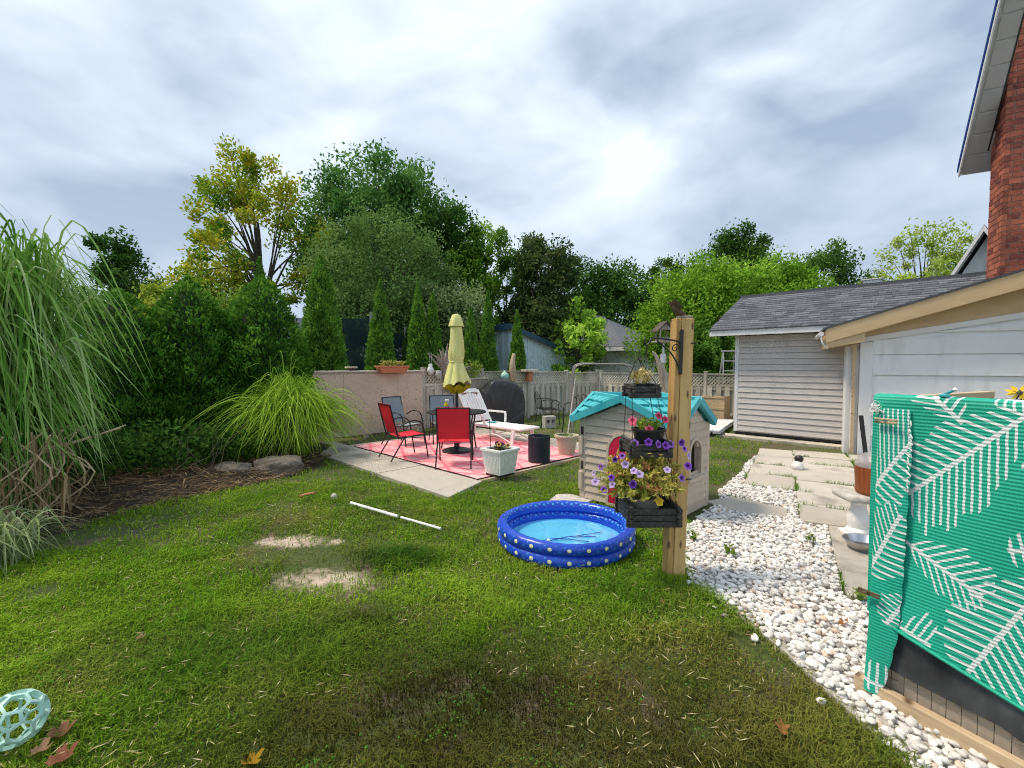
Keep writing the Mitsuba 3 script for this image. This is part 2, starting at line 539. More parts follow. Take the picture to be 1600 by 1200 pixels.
pri('tan_paint', proc(lambda p, n, uv: mix((.47, .335, .185), (.60, .45, .27), fbm(p.x * 5, p.y * 5, p.z * 9))), 0.6)
pri('pale_trim', proc(lambda p, n, uv: mix((.60, .61, .63), (.74, .755, .77), fbm(p.x * 3, p.y * 3, p.z * 3))), 0.45)
pri('soffit_grey', proc(lambda p, n, uv: mix((.33, .325, .325), (.42, .415, .415), fbm(p.x * 3, p.y * 3, p.z * 3))), 0.6)
pri('turquoise', proc(lambda p, n, uv: mix((.03, .33, .38), (.09, .50, .54), fbm(p.x * 6, p.y * 6, p.z * 6) + (uv.x - .5) * .6)), 0.45)
pri('lime_cloth', proc(lambda p, n, uv: mix((.56, .57, .17), (.74, .74, .32), fbm(p.x * 9, p.y * 9, p.z * 2))), 0.8)
pri('cover_black', (.03, .032, .036), 0.36, lambda p, n, uv: fbm(p.x * 7, p.y * 7, p.z * 3) * 0.03, 5e-3)
pri('black_metal', (.015, .015, .017), 0.4)
pri('iron', (.02, .019, .018), 0.5)
pri('white_plastic', proc(lambda p, n, uv: mix((.70, .69, .67), (.83, .825, .81), fbm(p.x * 6, p.y * 6, p.z * 6))), 0.4)
pri('planter_white', proc(lambda p, n, uv: mix((.62, .66, .63), (.76, .79, .76), fbm(p.x * 8, p.y * 8, p.z * 5))), 0.5)
pri('red_sling', proc(lambda p, n, uv: mix((.50, .006, .018), (.68, .012, .04), noise(p.x * 120, p.y * 120, p.z * 120))), 0.65)
pri('blue_grey_sling', proc(lambda p, n, uv: mix((.16, .215, .25), (.26, .325, .36), noise(p.x * 120, p.y * 120, p.z * 120))), 0.7)
pri('navy_resin', (.010, .015, .030), 0.45)
pri('beige_resin', proc(lambda p, n, uv: mix((.42, .37, .27), (.55, .49, .37), fbm(p.x * 9, p.y * 9, p.z * 3))), 0.6)
pri('terracotta', (.52, .19, .09), 0.7)
pri('steel', (.55, .55, .56), 0.25, metallic=1.0)
pri('aluminium', (.60, .61, .62), 0.45, metallic=0.6)
pri('grey_metal', (.30, .29, .27), 0.5, metallic=0.5)
pri('net_post', (.20, .22, .23), 0.5)
pri('ball_rubber', (.42, .66, .58), 0.5)
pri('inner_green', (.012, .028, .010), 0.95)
scene['mat_water'] = {'type': 'thindielectric', 'int_ior': 1.33}
scene['mat_net'] = {'type': 'blendbsdf', 'weight': 0.80, 'a': {'type': 'null'}, 'b': two({'type': 'diffuse', 'reflectance': rgb(.018, .035, .042)})}
scene['mat_clear_lid'] = {'type': 'blendbsdf', 'weight': 0.45, 'a': {'type': 'null'}, 'b': two({'type': 'roughplastic', 'diffuse_reflectance': rgb(.6, .6, .62), 'alpha': 0.2})}
pri('pool_floor', proc(lambda p, n, uv: mix((.06, .46, .78), (.16, .62, .86), fbm(p.x * 3, p.y * 3, 2) + smoothstep(.04, .0, dr.abs(noise(p.x * 5, p.y * 5, 3) - .5)) * -.5)), 0.5)

YARD = 45.0                         # the yard's fences, patio, playhouse and garage stand at 45 degrees
HOUSE = -30.5                       # the house's own wall direction
# ------------------------------------------------------------------ ground, patio, paths
def ax(lo, hi, step, far):
    return np.concatenate([-np.geomspace(far, max(-lo, .5), 22)[:-1] if lo < 0 else [], np.arange(lo, hi, step), np.geomspace(hi, far, 24)])


gx, gy = ax(-8, 9, .1, 400), ax(-2, 20, .1, 400)
GX, GY = np.meshgrid(gx, gy, indexing='ij')
near = np.clip(1 - np.maximum(np.abs(GX) - 9, 0) / 4, 0, 1) * np.clip(1 - np.maximum(GY - 20, 0) / 4, 0, 1)
GZ = -0.004 - near * 0.022 * meshkit.fbm(np.stack([GX * 1.4, GY * 1.4, GX * 0], -1), 3)
k = thing('ground', 'lawn soil and yard ground', kind='structure')
emit(k, sheet(np.stack([GX, GY, GZ], -1)), 'ground_soil', smooth=True)


def yard(x, y):                     # yard coordinates from the rug's near corner: u away to the right, v away to the left
    c = math.sqrt(.5)
    return (-0.48 + c * x - c * y, 6.27 + c * x + c * y)


def house(a, b):                    # along the house's depth (a) and its wall (b), from the camera's foot
    return (.5075 * a + .8616 * b, .8616 * a - .5075 * b)


rug_M = MT(-0.48, 6.27, 0, YARD)
patio = thing('patio', 'concrete slab patio under the pink rug', kind='structure')
SL = []
edges = [-.42, .46, 1.29, 2.12, 2.95, 3.78, 4.5]
for i in range(6):
    a, b = edges[i], edges[i + 1]
    e = 0.006
    poly = [(-.80, a + e), (-.03, a + e + (.28 if i == 0 else 0)), (-.03, b - e), (-.80, b - e)]
    SL.append(poly)
for i in range(5):
    for j in range(1 if i else 1):
        a = -.75 + i * .95
        SL.append([(2.74, a + .006), (3.45, a + .006), (3.45, a + .944), (2.74, a + .944)])
for j, poly in enumerate(SL):
    t = float(rng.random())
    pg = shapely.Polygon(poly).buffer(-.012).buffer(.012, quad_segs=2)
    part(patio, 'slab', prism(pg, -.05, .026 + rng.random() * .006), 'concrete', M=rug_M, tone=t)
part(patio, 'slab_bed', prism([(-.01, -.06), (2.72, -.06), (2.72, 3.9), (-.01, 3.9)], -.05, .014), 'concrete', M=rug_M, tone=.2)
part(patio, 'edging', cat([hexa([(x, y, z) for x in (.0, 2.72) for y in (-.10, -.065) for z in (-.05, .03)])]), 'lumber', M=rug_M, tone=.4)

nu, nv = 40, 54
U, V = np.meshgrid(np.linspace(0, 2.7, nu), np.linspace(0, 3.66, nv), indexing='ij')
Zr = .030 + .004 * meshkit.fbm(np.stack([U * 3, V * 3, U * 0], -1), 3) + .010 * np.clip(1 - np.minimum(np.minimum(U, 2.7 - U), np.minimum(V, 3.66 - V)) / .06, 0, 1) * meshkit.noise(np.stack([U * 4, V * 4, U * 0], -1), 4)
m = sheet(np.stack([U, V, Zr], -1), -.006)
m = sheet(np.stack([U, V, Zr], -1), .006)
uvr = np.concatenate([np.stack([U, V], -1).reshape(-1, 2)] * 2)
whole('outdoor_rug', 'faded pink outdoor rug with red zigzag lines under the table', 'rug', m, 'pink_rug', M=rug_M, uv=uvr)

path = thing('garden_path', 'pale concrete slab path beside the pebbles', kind='structure')


def hslab(a0, a1, b0, b1, z=.03, jit=.01):
    q = [house(a0, b0), house(a1, b0), house(a1, b1), house(a0, b1)]
    q = [(x + rng.uniform(-jit, jit), y + rng.uniform(-jit, jit)) for x, y in q]
    pg = shapely.Polygon(q).buffer(-.025).buffer(.02, quad_segs=2)
    HS.append(pg)
    part(path, 'slab', prism(pg, -.06, z + rng.random() * .006), 'concrete', tone=float(rng.random()))


HS = []
for i in range(4):
    hslab(6.72 + i * .77, 7.49 + i * .77, -.42 + .02 * i, .17)
for c, (b0, b1) in enumerate(((.17, .98), (.98, 1.8), (1.8, 2.62))):
    for i in range(7):
        hslab(5.42 + i * .64, 6.06 + i * .64, b0, b1)
for b0, b1 in ((.40, 1.22), (1.22, 2.04)):
    hslab(3.80, 4.60, b0, b1)
    hslab(4.60, 5.42, b0, b1)
st = shapely.Polygon([(2.32, 5.25), (2.62, 5.38), (2.96, 5.02), (2.82, 4.78), (2.5, 4.9)]).buffer(.06)
HS.append(st)
part(path, 'stepping_slab', prism(st, -.06, .022), 'concrete', tone=.25)
whole('doorstep_strip', 'narrow pale concrete strip along the foot of the grey garage', 'kerb', hexa([(x, y, z) for x in (-.42, -.06) for y in (-2.6, .5) for z in (-.05, .04)]), 'concrete', M=MT(5.07, 10.42, 0, YARD), tone=.7)
labels['doorstep_strip'] = {'label': 'narrow pale concrete strip along the foot of the grey garage', 'kind': 'structure'}

# pebble bed
GR = shapely.Polygon([(4.25, 8.0), (3.75, 7.35), (3.45, 6.85), (2.95, 6.2), (2.6, 5.75), (2.42, 5.3), (2.2, 5.05), (1.95, 4.75), (1.72, 4.5), (1.5, 4.1), (1.36, 3.6), (1.32, 3.3), (1.45, 2.9), (1.52, 2.5), (1.55, 2.1), (1.6, 1.55),
                      (2.15, 1.3), (2.45, 2.0), (2.6, 2.9), (2.5, 3.2), (3.25, 4.4), (3.1, 4.62), (3.6, 5.7), (4.55, 7.6), (4.55, 8.0)])
GRc = GR.difference(shapely.union_all(HS).buffer(.004))
gravel = thing('pebble_bed', 'bed of white and pale grey rounded pebbles along the path', kind='structure')
part(gravel, 'bed_soil', cat([prism(g, -.06, .004) for g in getattr(GRc.buffer(.0), 'geoms', [GRc.buffer(.0)])]), 'stone')
ico = trimesh.creation.icosphere(subdivisions=1)
PV = []
for i in range(10):
    v = np.array(ico.vertices)
    v = v * (1 + .75 * (meshkit.noise(v * 1.9 + i * 7.3, i)[:, None] - .5)) * [1.0, rng.uniform(.62, .9), rng.uniform(.42, .62)]
    PV.append(v)
pts = []
s = .036
for layer in range(2):
    x0, y0, x1, y1 = GR.bounds
    XX, YY = np.meshgrid(np.arange(x0, x1, s), np.arange(y0, y1, s))
    q = np.stack([XX.ravel(), YY.ravel()], -1) + rng.uniform(-.5, .5, (XX.size, 2)) * s * 1.05
    q = q[shapely.contains_xy(GRc.buffer(-.004 if layer == 0 else -.02), q[:, 0], q[:, 1])]
    if layer:
        q = q[rng.random(len(q)) < .6]
    pts.append(np.column_stack([q, np.full(len(q), .012 + .017 * layer)]))
pts = np.vstack(pts)
stray = np.column_stack([rng.uniform(1.3, 2.3, 90), rng.uniform(1.8, 5.0, 90), np.full(90, .008)])
stray = stray[(shapely.contains_xy(GR.buffer(.13), stray[:, 0], stray[:, 1])) & ~shapely.contains_xy(GR, stray[:, 0], stray[:, 1])]
pts = np.vstack([pts, stray])
dist = np.hypot(pts[:, 0], pts[:, 1])
inview = (np.abs(pts[:, 0] / pts[:, 1]) < 1.12) & (pts[:, 1] > 1.75)
order = np.argsort(np.where(inview, dist, 99))
peb = [[], []]
for rank, i in enumerate(order):
    k = int(rng.integers(10))
    r = rng.uniform(.013, .027) * (1.0 if rng.random() < .94 else 1.4)
    e = trimesh.transformations.euler_matrix(rng.normal(0, .25), rng.normal(0, .25), rng.uniform(0, 6.28))
    v = (PV[k] * r) @ e[:3, :3].T + pts[i]
    t = float(rng.random())
    if rank < 300 and inview[i]:
        part(gravel, 'pebble', (v, np.array(ico.faces)), 'pebble', smooth=True, tone=t)
    else:
        peb[0].append((v, np.array(ico.faces)))
        peb[1].append(np.tile([t, 0.], (len(v), 1)))
part(gravel, 'pebbles', cat(peb[0]), 'pebble', kind='stuff', smooth=True, uv=np.vstack(peb[1]))

# planting bed on the left and dirt beside the playhouse
BED = shapely.Polygon([(-7.5, 3.6), (-5.2, 4.0), (-4.4, 4.35), (-4.15, 5.2), (-3.55, 6.2), (-3.1, 6.75), (-3.0, 7.5), (-3.2, 8.1), (-3.3, 9.3), (-4.6, 9.6), (-9, 9), (-9, 4)]).buffer(.15).buffer(-.1)
k = thing('planting_bed', 'dark planting bed under the hedge and ornamental grasses', kind='structure')
xs, ys = np.meshgrid(np.arange(-9, -2.8, .1), np.arange(3.4, 9.8, .1), indexing='ij')
d = np.array([shapely.distance(shapely.points(x, y), BED.exterior) * (1 if shapely.contains_xy(BED, x, y) else -1) for x, y in zip(xs.ravel(), ys.ravel())]).reshape(xs.shape)
zz = -.03 + np.clip(d, -.2, .8) * .16 + np.where(d > -.1, .03, 0) * meshkit.fbm(np.stack([xs * 4, ys * 4, xs * 0], -1), 3)
emit(k, sheet(np.stack([xs, ys, zz], -1)), 'mulch', smooth=True)
k = thing('dirt_patch', 'bare trodden dirt beside the playhouse and pebbles', kind='structure')
DIRT = shapely.Polygon([(2.1, 4.95), (2.55, 5.35), (2.75, 5.8), (2.5, 6.1), (2.15, 5.9), (2.0, 5.4), (1.75, 4.85), (1.7, 4.55)]).buffer(.06)
emit(k, prism(DIRT, -.05, .004), 'ground_soil')
PLAT = shapely.Polygon([(.35, 5.15), (.62, 5.02), (.95, 5.35), (.72, 5.62), (.55, 5.6)])
k = thing('worn_slab', 'weathered flat stone slab between the pool and the playhouse', kind='structure')
emit(k, prism(PLAT, -.04, .012), 'stone')

# ------------------------------------------------------------------ lawn grass
LAWN = shapely.Polygon([(-4.45, 1.0), (3, 1.0), (1.75, 1.5), (1.7, 2.1), (1.65, 2.5), (1.6, 2.9), (1.5, 3.3), (1.5, 3.6), (1.7, 4.2), (2.15, 6.0), (2.75, 6.1), (3.5, 7.0), (4.4, 8.3), (5.2, 9.4), (6.6, 8.4), (7.2, 9), (5.5, 11), (7, 13.4), (3.2, 16.2), (-2.2, 11.2), (-3.6, 10), (-3.6, 8),
                        (-3.0, 7.2), (-3.3, 6.4), (-4.2, 5.1), (-4.3, 4.5), (-5.2, 3.7), (-6, 2)])
pat = [shapely.Polygon([yard(*p) for p in q]) for q in ([(-.80, -.40), (-.03, -.13), (2.74, -.10), (2.74, -.72), (3.45, -.72), (3.45, 4.1), (-.80, 4.5)],)]
GCUT = shapely.union_all(pat + HS + [GR.buffer(-.05).union(GR.buffer(.06).intersection(shapely.box(1.8, 3.0, 9, 9))), PLAT, DIRT.buffer(-.05), shapely.Polygon([(.86, 5.46), (1.64, 4.65), (2.15, 5.2), (1.39, 5.98)]), shapely.Point(.5, 4.2).buffer(.56)])
LAWNC = LAWN.difference(GCUT)
shapely.prepare(LAWNC)


def lawn_field(x, y):
    """colour and density of the lawn: worn spots, lusher and drier areas"""
    p = np.stack([x, y, x * 0], -1)
    a, b = meshkit.fbm(p * .9, 3, 21), meshkit.fbm(p * 3.1, 3, 31)
    g = lambda cx, cy, rx, ry: np.exp(-((x - cx) / rx) ** 2 - ((y - cy) / ry) ** 2)
    dry = np.clip(g(.15, 2.1, 1.3, .75) * .9 + g(-1.6, 3.7, .75, .35) * .8 + g(-2.6, 4.6, 1.0, .5) * .45 + g(1.3, 2.2, .35, .6) * .5 + (b - .55) * 1.0 + (a - .55) * 1.0, 0, 1)
    lush = np.clip(g(-1.35, 2.5, .8, .4) * .8 + g(-1.0, 3.72, .42, .2) * 1.3 + g(-1.9, 3.6, .35, .2) * .6 + g(-2.5, 3.2, .8, .5) * .4 + g(.9, 3.1, .5, .4) * .5 + (a - .5) * .8, 0, 1)
    worn = np.clip(g(-2.0, 4.15, .50, .24) * 1.1 + g(-1.4, 3.4, .62, .30) * 1.15 + g(-1.75, 3.8, .5, .25) * .6 + g(-3.6, 4.9, .7, .4) * .6 + g(-4.0, 4.2, .8, .35) * 1.1 + g(-3.4, 3.2, .35, .15) * .7 + g(1.38, 2.5, .12, .5) * .7 + g(-.95, 2.95, .2, .1) * .8 + g(4.4, 8.6, .8, .3) * .5 + (b - .62) * 1.2, 0, 1)
    return dry, lush, worn


gm, gc = [], []
for (y0, y1, n, w, hgt) in ((1.4, 2.6, 74000, .0050, .042), (2.6, 4.0, 84000, .0060, .044), (4.0, 6.2, 80000, .0075, .046), (6.2, 9.5, 45000, .009, .048), (9.5, 16, 22000, .015, .06)):
    y = rng.uniform(y0, y1, n)
    x = rng.uniform(-1.2, 1.2, n) * (y + .25)
    ok = shapely.contains_xy(LAWNC, x, y)
    x, y = x[ok], y[ok]
    dry, lush, worn = lawn_field(x, y)
    ok = rng.random(len(x)) > np.clip(worn * (.5 + 1.0 * meshkit.fbm(np.stack([x * 9, y * 14, x * 0], -1), 3, 77)) * 1.1, 0, .93)
    x, y, dry, lush = x[ok], y[ok], dry[ok], lush[ok]
    n = len(x)
    cl_ = meshkit.fbm(np.stack([x * 4.5, y * 4.5, x * 0], -1), 3, 91)
    h = hgt * rng.uniform(.5, 1.3, n) * (1 + .8 * lush - .3 * dry) * np.clip(.45 + 1.25 * cl_ + 2.2 * np.maximum(cl_ - .62, 0), .4, 1.8) * (1 + 1.3 * np.exp(-((x + 1.0) / .36) ** 2 - ((y - 3.72) / .17) ** 2))
    th, bend = rng.uniform(0, 6.283, n), rng.uniform(.25, 1.15, n)
    dx, dy = np.cos(th), np.sin(th)
    base = np.stack([x, y, np.full(n, -.012)], -1)
    d3 = np.stack([dx, dy, dx * 0], -1)
    mid = base + np.stack([dx * h * bend * .25, dy * h * bend * .25, h * .62], -1)
    tip = base + np.stack([dx * h * bend, dy * h * bend, h * (1.05 - .35 * bend)], -1)
    ph = th + rng.uniform(1.0, 2.1, n)
    sd = np.stack([np.cos(ph), np.sin(ph), ph * 0], -1) * (w * rng.uniform(.6, 1.2, n))[:, None] / 2
    v = np.stack([base - sd, base + sd, mid - sd * .8, mid + sd * .8, tip], 1).reshape(-1, 3)
    i = np.arange(n)[:, None] * 5
    gm.append((v, np.vstack([i + [0, 1, 3], i + [0, 3, 2], i + [2, 3, 4]])))
    t = np.clip(rng.random(n) * .75 + (meshkit.fbm(np.stack([x * 2.3, y * 2.3, x * 0 + 9], -1), 3, 92) - .5) * 1.9 + .15, 0, 1)[:, None]
    c = np.array([.15, .32, .018]) * (1 - t) + np.array([.30, .46, .035]) * t
    c = c * (1 - .75 * lush[:, None]) + np.array([.04, .17, .016]) * .75 * lush[:, None]
    dd = np.clip(dry * .8 + (rng.random(n) < .06) * .5, 0, 1)[:, None]
    c = c * (1 - dd) + (np.array([.34, .28, .085]) * t + np.array([.19, .18, .04]) * (1 - t)) * dd
    th_f = np.clip(np.exp(-((x - .0) / 1.35) ** 2 - ((y - 1.85) / .70) ** 2) * (.55 + 1.5 * meshkit.fbm(np.stack([x * 2.2, y * 4, x * 0], -1), 3, 55)) + .7 * np.exp(-((x + .9) / .25) ** 2 - ((y - 2.85) / .14) ** 2), 0, 1)[:, None]
    c = c * (1 - .92 * th_f) + np.array([.085, .083, .02]) * .92 * th_f * (.4 + 1.2 * t)
    tu = .85 * np.exp(-((x + 1.0) / .36) ** 2 - ((y - 3.72) / .17) ** 2)[:, None]
    c = c * (1 - tu) + np.array([.025, .12, .015]) * tu * (.6 + .8 * t)
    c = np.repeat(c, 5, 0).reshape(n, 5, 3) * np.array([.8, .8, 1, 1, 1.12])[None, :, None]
    gc.append(c.reshape(-1, 3))
nc = 190
ccx = rng.uniform(1.7, 7.0, nc) ** 1.0
ctr = np.stack([rng.uniform(-1.15, .75, nc) * ccx, ccx], -1)
ctr = ctr[shapely.contains_xy(LAWNC.buffer(-.05), ctr[:, 0], ctr[:, 1])]
for c0 in ctr:
    n = int(rng.uniform(8, 45))
    q = c0 + rng.normal(0, rng.uniform(.04, .16), (n, 2))
    L = rng.uniform(.007, .013) * (1 + .12 * c0[1])
    m, vc = leafquads(np.c_[q, rng.uniform(.022, .05, n)], L, L * .9, unit(rng.normal(0, 1, (n, 3)) * [1, 1, .25]), unit(rng.normal(0, .35, (n, 3)) + [0, 0, 1]), np.array([.085, .22, .03]) * rng.uniform(.6, 1.3, (n, 1)))
    gm.append(m)
    gc.append(vc)
n = 5200
y = rng.uniform(1.5, 6.5, n)
x = rng.uniform(-1.15, .8, n) * y
ok = shapely.contains_xy(LAWNC, x, y) & (meshkit.fbm(np.stack([x * 1.6, y * 1.6, x * 0], -1), 3, 71) > .47)
x, y = x[ok], y[ok]
n = len(x)
th = rng.uniform(0, 6.283, n)
m, vc = leafquads(np.stack([x, y, rng.uniform(.015, .05, n)], -1), rng.uniform(.015, .065, n), .0035 + .0006 * y, np.stack([np.cos(th), np.sin(th), rng.normal(0, .25, n)], -1), unit(rng.normal(0, .4, (n, 3)) + [0, 0, 1]), np.array([[.50, .42, .22], [.36, .27, .13], [.62, .56, .34]])[rng.integers(3, size=n)])
gm.append(m)
gc.append(vc)
allslab = shapely.union_all(HS)
for pg in HS:
    ring_ = pg.exterior
    n = int(ring_.length * 150)
    d_ = rng.uniform(0, ring_.length, n)
    q = np.array([ring_.interpolate(v_).coords[0] for v_ in d_]) + rng.normal(0, .008, (n, 2))
    keep = (meshkit.fbm(np.c_[q * 2.2, q[:, :1] * 0], 3, 66) > .55 + .06 * (q[:, 1] < 4.7)) & (~shapely.contains_xy(pg.buffer(-.006), q[:, 0], q[:, 1]))
    q = q[keep]
    n = len(q)
    if not n:
        continue
    h, th = rng.uniform(.025, .075, n), rng.uniform(0, 6.283, n)
    base = np.c_[q, np.full(n, .0)]
    dv = np.stack([np.cos(th), np.sin(th), th * 0], -1)
    tip = base + dv * (h * .6)[:, None] + np.c_[np.zeros((n, 2)), h + .02]
    sd = np.stack([-np.sin(th), np.cos(th), th * 0], -1) * .003
    mid = (base + tip) / 2 + np.c_[np.zeros((n, 2)), h * .15]
    i = np.arange(n)[:, None] * 5
    gm.append((np.stack([base - sd, base + sd, mid - sd * .8, mid + sd * .8, tip], 1).reshape(-1, 3), np.vstack([i + [0, 1, 3], i + [0, 3, 2], i + [2, 3, 4]])))
    gc.append(np.repeat(np.array([.13, .27, .025]) * rng.uniform(.6, 1.3, (n, 1)), 5, 0))
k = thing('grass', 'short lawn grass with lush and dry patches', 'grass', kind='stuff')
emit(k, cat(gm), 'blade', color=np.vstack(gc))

# ------------------------------------------------------------------ fences
FT = [(0, 1.90, 1.46), (1.90, 3.75, 1.425), (3.75, 5.60, 1.385), (5.60, 7.38, 1.35)]


def fence(name, label, x, y, deg, bays, zlat=.34):
    k = thing(name, label, 'fence')
    M = MT(x, y, 0, deg)
    for b, (x0, x1, top) in enumerate(bays):
        for xx in ((x0,) if b < len(bays) - 1 else (x0, x1)):
            part(k, 'post', cat([cbox(xx - .045, xx + .045, -.045, .045, -.05, top + .05, .01), cbox(xx - .06, xx + .06, -.06, .06, top + .05, top + .07, .006)]), 'grey_wood', M=M, tone=float(rng.random()))
        part(k, 'rail', box(x0 + .047, x1 - .047, -.04, .04, top - .03, top), 'grey_wood', M=M, tone=float(rng.random()))
        part(k, 'rail', box(x0 + .047, x1 - .047, -.035, .035, top - zlat - .04, top - zlat), 'grey_wood', M=M, tone=float(rng.random()))
        part(k, 'rail', box(x0 + .047, x1 - .047, -.019, .019, .12, .21), 'grey_wood', M=M, tone=float(rng.random()))
        part(k, 'rail', box(x0 + .047, x1 - .047, -.019, .019, top - zlat - .14, top - zlat - .05), 'grey_wood', M=M, tone=float(rng.random()))
        z0, z1 = top - zlat, top - .03
        slats = []
        for sgn, yy in ((1, -.008), (-1, .008)):
            q = np.arange(x0 - .4, x1 + .4, .105)
            for xx in q:
                a, bb = np.array([xx, z0]), np.array([xx + sgn * (z1 - z0), z1])
                ln = shapely.LineString([a, bb]).intersection(shapely.box(x0 + .05, z0, x1 - .05, z1))
                if ln.length > .05:
                    (ax_, az), (bx_, bz) = ln.coords[0], ln.coords[-1]
                    slats.append(bar((ax_, yy, az), (bx_, yy, bz), .034, .007, up=(0, 1, 0)))
        part(k, 'lattice', cat(slats), 'grey_wood', kind='stuff', M=M, tone=float(rng.random() * .4 + .35))
        n = 0
        for side, off in ((-.027, 0), (.027, .125)):
            for xx in np.arange(x0 + .07 + off, x1 - .10, .25):
                xx += rng.normal(0, .006)
                dz = rng.normal(0, .006)
                part(k, 'picket', box(xx, xx + .138, side - .008, side + .008, .06 + dz, top - zlat - .045 - (.0 if side < 0 else .01)), 'grey_wood', M=M, tone=float(np.clip(rng.normal(.55, .25), 0, 1)))
    return k


fence('lattice_topped_fence', 'weathered grey fence with lattice top running behind the grill', -2.17, 11.25, YARD, FT)
fence('lattice_topped_fence', 'weathered grey back fence between the fence corner and the grey garage', 3.10, 16.44, -YARD, [(0.1, 1.95, 1.33), (1.95, 3.8, 1.335), (3.8, 5.65, 1.34), (5.65, 7.5, 1.34)])
pk = thing('plywood_screen', 'stained plywood panel with a flat top rail left of the lattice fence', 'fence panel')
Mp = MT(-2.17, 11.25, 0, YARD)
part(pk, 'panel', cbox(-2.05, -.06, -.075, -.06, .07, 1.40, .003), 'plywood', M=Mp)
part(pk, 'panel', cbox(-2.95, -2.056, -.072, -.057, .07, 1.40, .003), 'plywood', M=Mp)
part(pk, 'top_rail', cbox(-2.95, -.05, -.11, .05, 1.44, 1.475, .006), 'grey_wood', M=Mp, tone=.8)
part(pk, 'top_plate', cbox(-2.95, -.05, -.055, .03, 1.401, 1.439, .004), 'grey_wood', M=Mp, tone=.6)
for xx in (-2.9, -1.5, -.12):
    part(pk, 'post', cbox(xx - .045, xx + .045, -.05, .04, -.05, 1.40, .006), 'grey_wood', M=Mp, tone=.3)
# ------------------------------------------------------------------ buildings
def wedge(x0, x1, z0, z1, yt, yb, back):       # a lap-siding board: face leans out from yt at the top to yb at the bottom
    return hexa([(x0, yb, z0), (x0, yt, z1), (x0, back, z0), (x0, back, z1), (x1, yb, z0), (x1, yt, z1), (x1, back, z0), (x1, back, z1)])


gar = thing('garage', 'grey vinyl sided garage with a dark shingle roof', 'garage')
Mg = MT(5.07, 10.42, 0, YARD) @ MT(0, 0, 0, -90)     # local x runs along the near wall towards the house, local y points into the building
GL, GD, GH = 8.0, 3.3, 2.24
part(gar, 'wall', box(0.01, GL, 0.01, GD, 0.10, GH), 'grey_siding', M=Mg, tone=.4)
part(gar, 'gable', upright([(0.012, GH), (GD - .012, GH), (GD / 2, GH + .80)], -GL + .02, -.012), 'grey_siding', M=Mg @ MT(0, 0, 0, 90), tone=.5)
part(gar, 'footing', box(-.01, GL, .012, GD - .02, -.05, .097), 'black_metal', M=Mg)
nb, exp_ = 17, (GH - .14) / 17
for i in range(nb):
    z0 = .13 + i * exp_
    part(gar, 'siding_board', cat(wedge(.055, GL, z0 + exp_ * .52, z0 + exp_ - .011, -.002, -.016, .008), wedge(.055, GL, z0, z0 + exp_ * .52, -.012, -.026, .008)), 'grey_siding', M=Mg, tone=float(rng.random()))
for i in range(nb):
    z0 = .13 + i * exp_
    part(gar, 'end_board', cat(hexa([(x, y, z) for x in (-.013, .009) for y in (.055, GD) for z in (z0, z0 + exp_ * .97)])), 'grey_siding', M=Mg, tone=float(rng.random()))
part(gar, 'corner_trim', cbox(-.028, .052, -.024, .052, .10, GH, .004), 'pale_trim', M=Mg, label='pale corner trim of the garage')
part(gar, 'soffit', box(-.40, GL, -.36, .006, GH + .02, GH + .035), 'pale_trim', M=Mg)
part(gar, 'fascia', cbox(-.44, GL, -.385, -.362, GH, GH + .125, .004), 'pale_trim', M=Mg, label='white eave fascia of the garage')
RZ, RS = GH + .115, (3.30 - GH - .1) / (GD / 2 + .40)
rl = math.hypot(GD / 2 + .40, RS * (GD / 2 + .4))
part(gar, 'barge_board', hexa([(x, y, z) for x in (-.46, -.442) for y, zz in ((-.38, RZ), (GD / 2, RZ + RS * (GD / 2 + .38))) for z in (zz - .12, zz - .004)]), 'pale_trim', M=Mg)
roof_k = part(gar, 'roof', cat(hexa([(x, y, z) for x in (-.47, GL) for y, zz in ((-.40, RZ), (GD / 2, RZ + RS * (GD / 2 + .40))) for z in (zz, zz + .012)]),
                               hexa([(x, y, z) for x in (-.47, GL) for y, zz in ((GD / 2, RZ + RS * (GD / 2 + .40)), (GD + .4, RZ)) for z in (zz, zz + .012)])), 'shingle', M=Mg, tone=.2)
NR = 17
sh, su = [], []
for r in range(NR):
    y0, y1 = -.415 + r * (GD / 2 + .42) / NR, -.415 + (r + 1.18) * (GD / 2 + .42) / NR
    y1 = min(y1, GD / 2)
    x = -.48 - rng.random() * .3
    while x < 6.5:
        w = rng.uniform(.12, .34)
        th = rng.choice([.006, .012])
        a, b = max(x, -.48), x + w - .004
        zf = lambda y: RZ + RS * (y + .40) + .013
        if b > -.45:
            m = hexa([(xx, yy, zz) for xx in (a, b) for yy, (za, zb) in ((y0, (zf(y0), zf(y0) + .012 + th)), (y1, (zf(y1) - .002, zf(y1) + .004))) for zz in (za, zb)])
            sh.append(m)
            su.append(np.tile([rng.random(), 0.], (8, 1)))
        x += w
part(gar, 'shingles', cat(sh), 'shingle', kind='stuff', M=Mg, uv=np.vstack(su))
part(gar, 'ridge_cap', hexa([(x, y, z) for x in (-.48, GL) for y in (GD / 2 - .1, GD / 2 + .1) for z in (RZ + RS * (GD / 2 + .34), RZ + RS * (GD / 2 + .40) + .045)]), 'shingle', M=Mg, tone=.3)
part(gar, 'roof_vent', cat(cbox(2.0, 2.32, GD / 2 + .12, GD / 2 + .42, RZ + RS * (GD / 2 + .40) - .1, RZ + RS * (GD / 2 + .4) + .14, .02), cbox(1.97, 2.35, GD / 2 + .09, GD / 2 + .45, RZ + RS * (GD / 2 + .40) + .14, RZ + RS * (GD / 2 + .4) + .16, .006)), 'pale_trim', M=Mg)

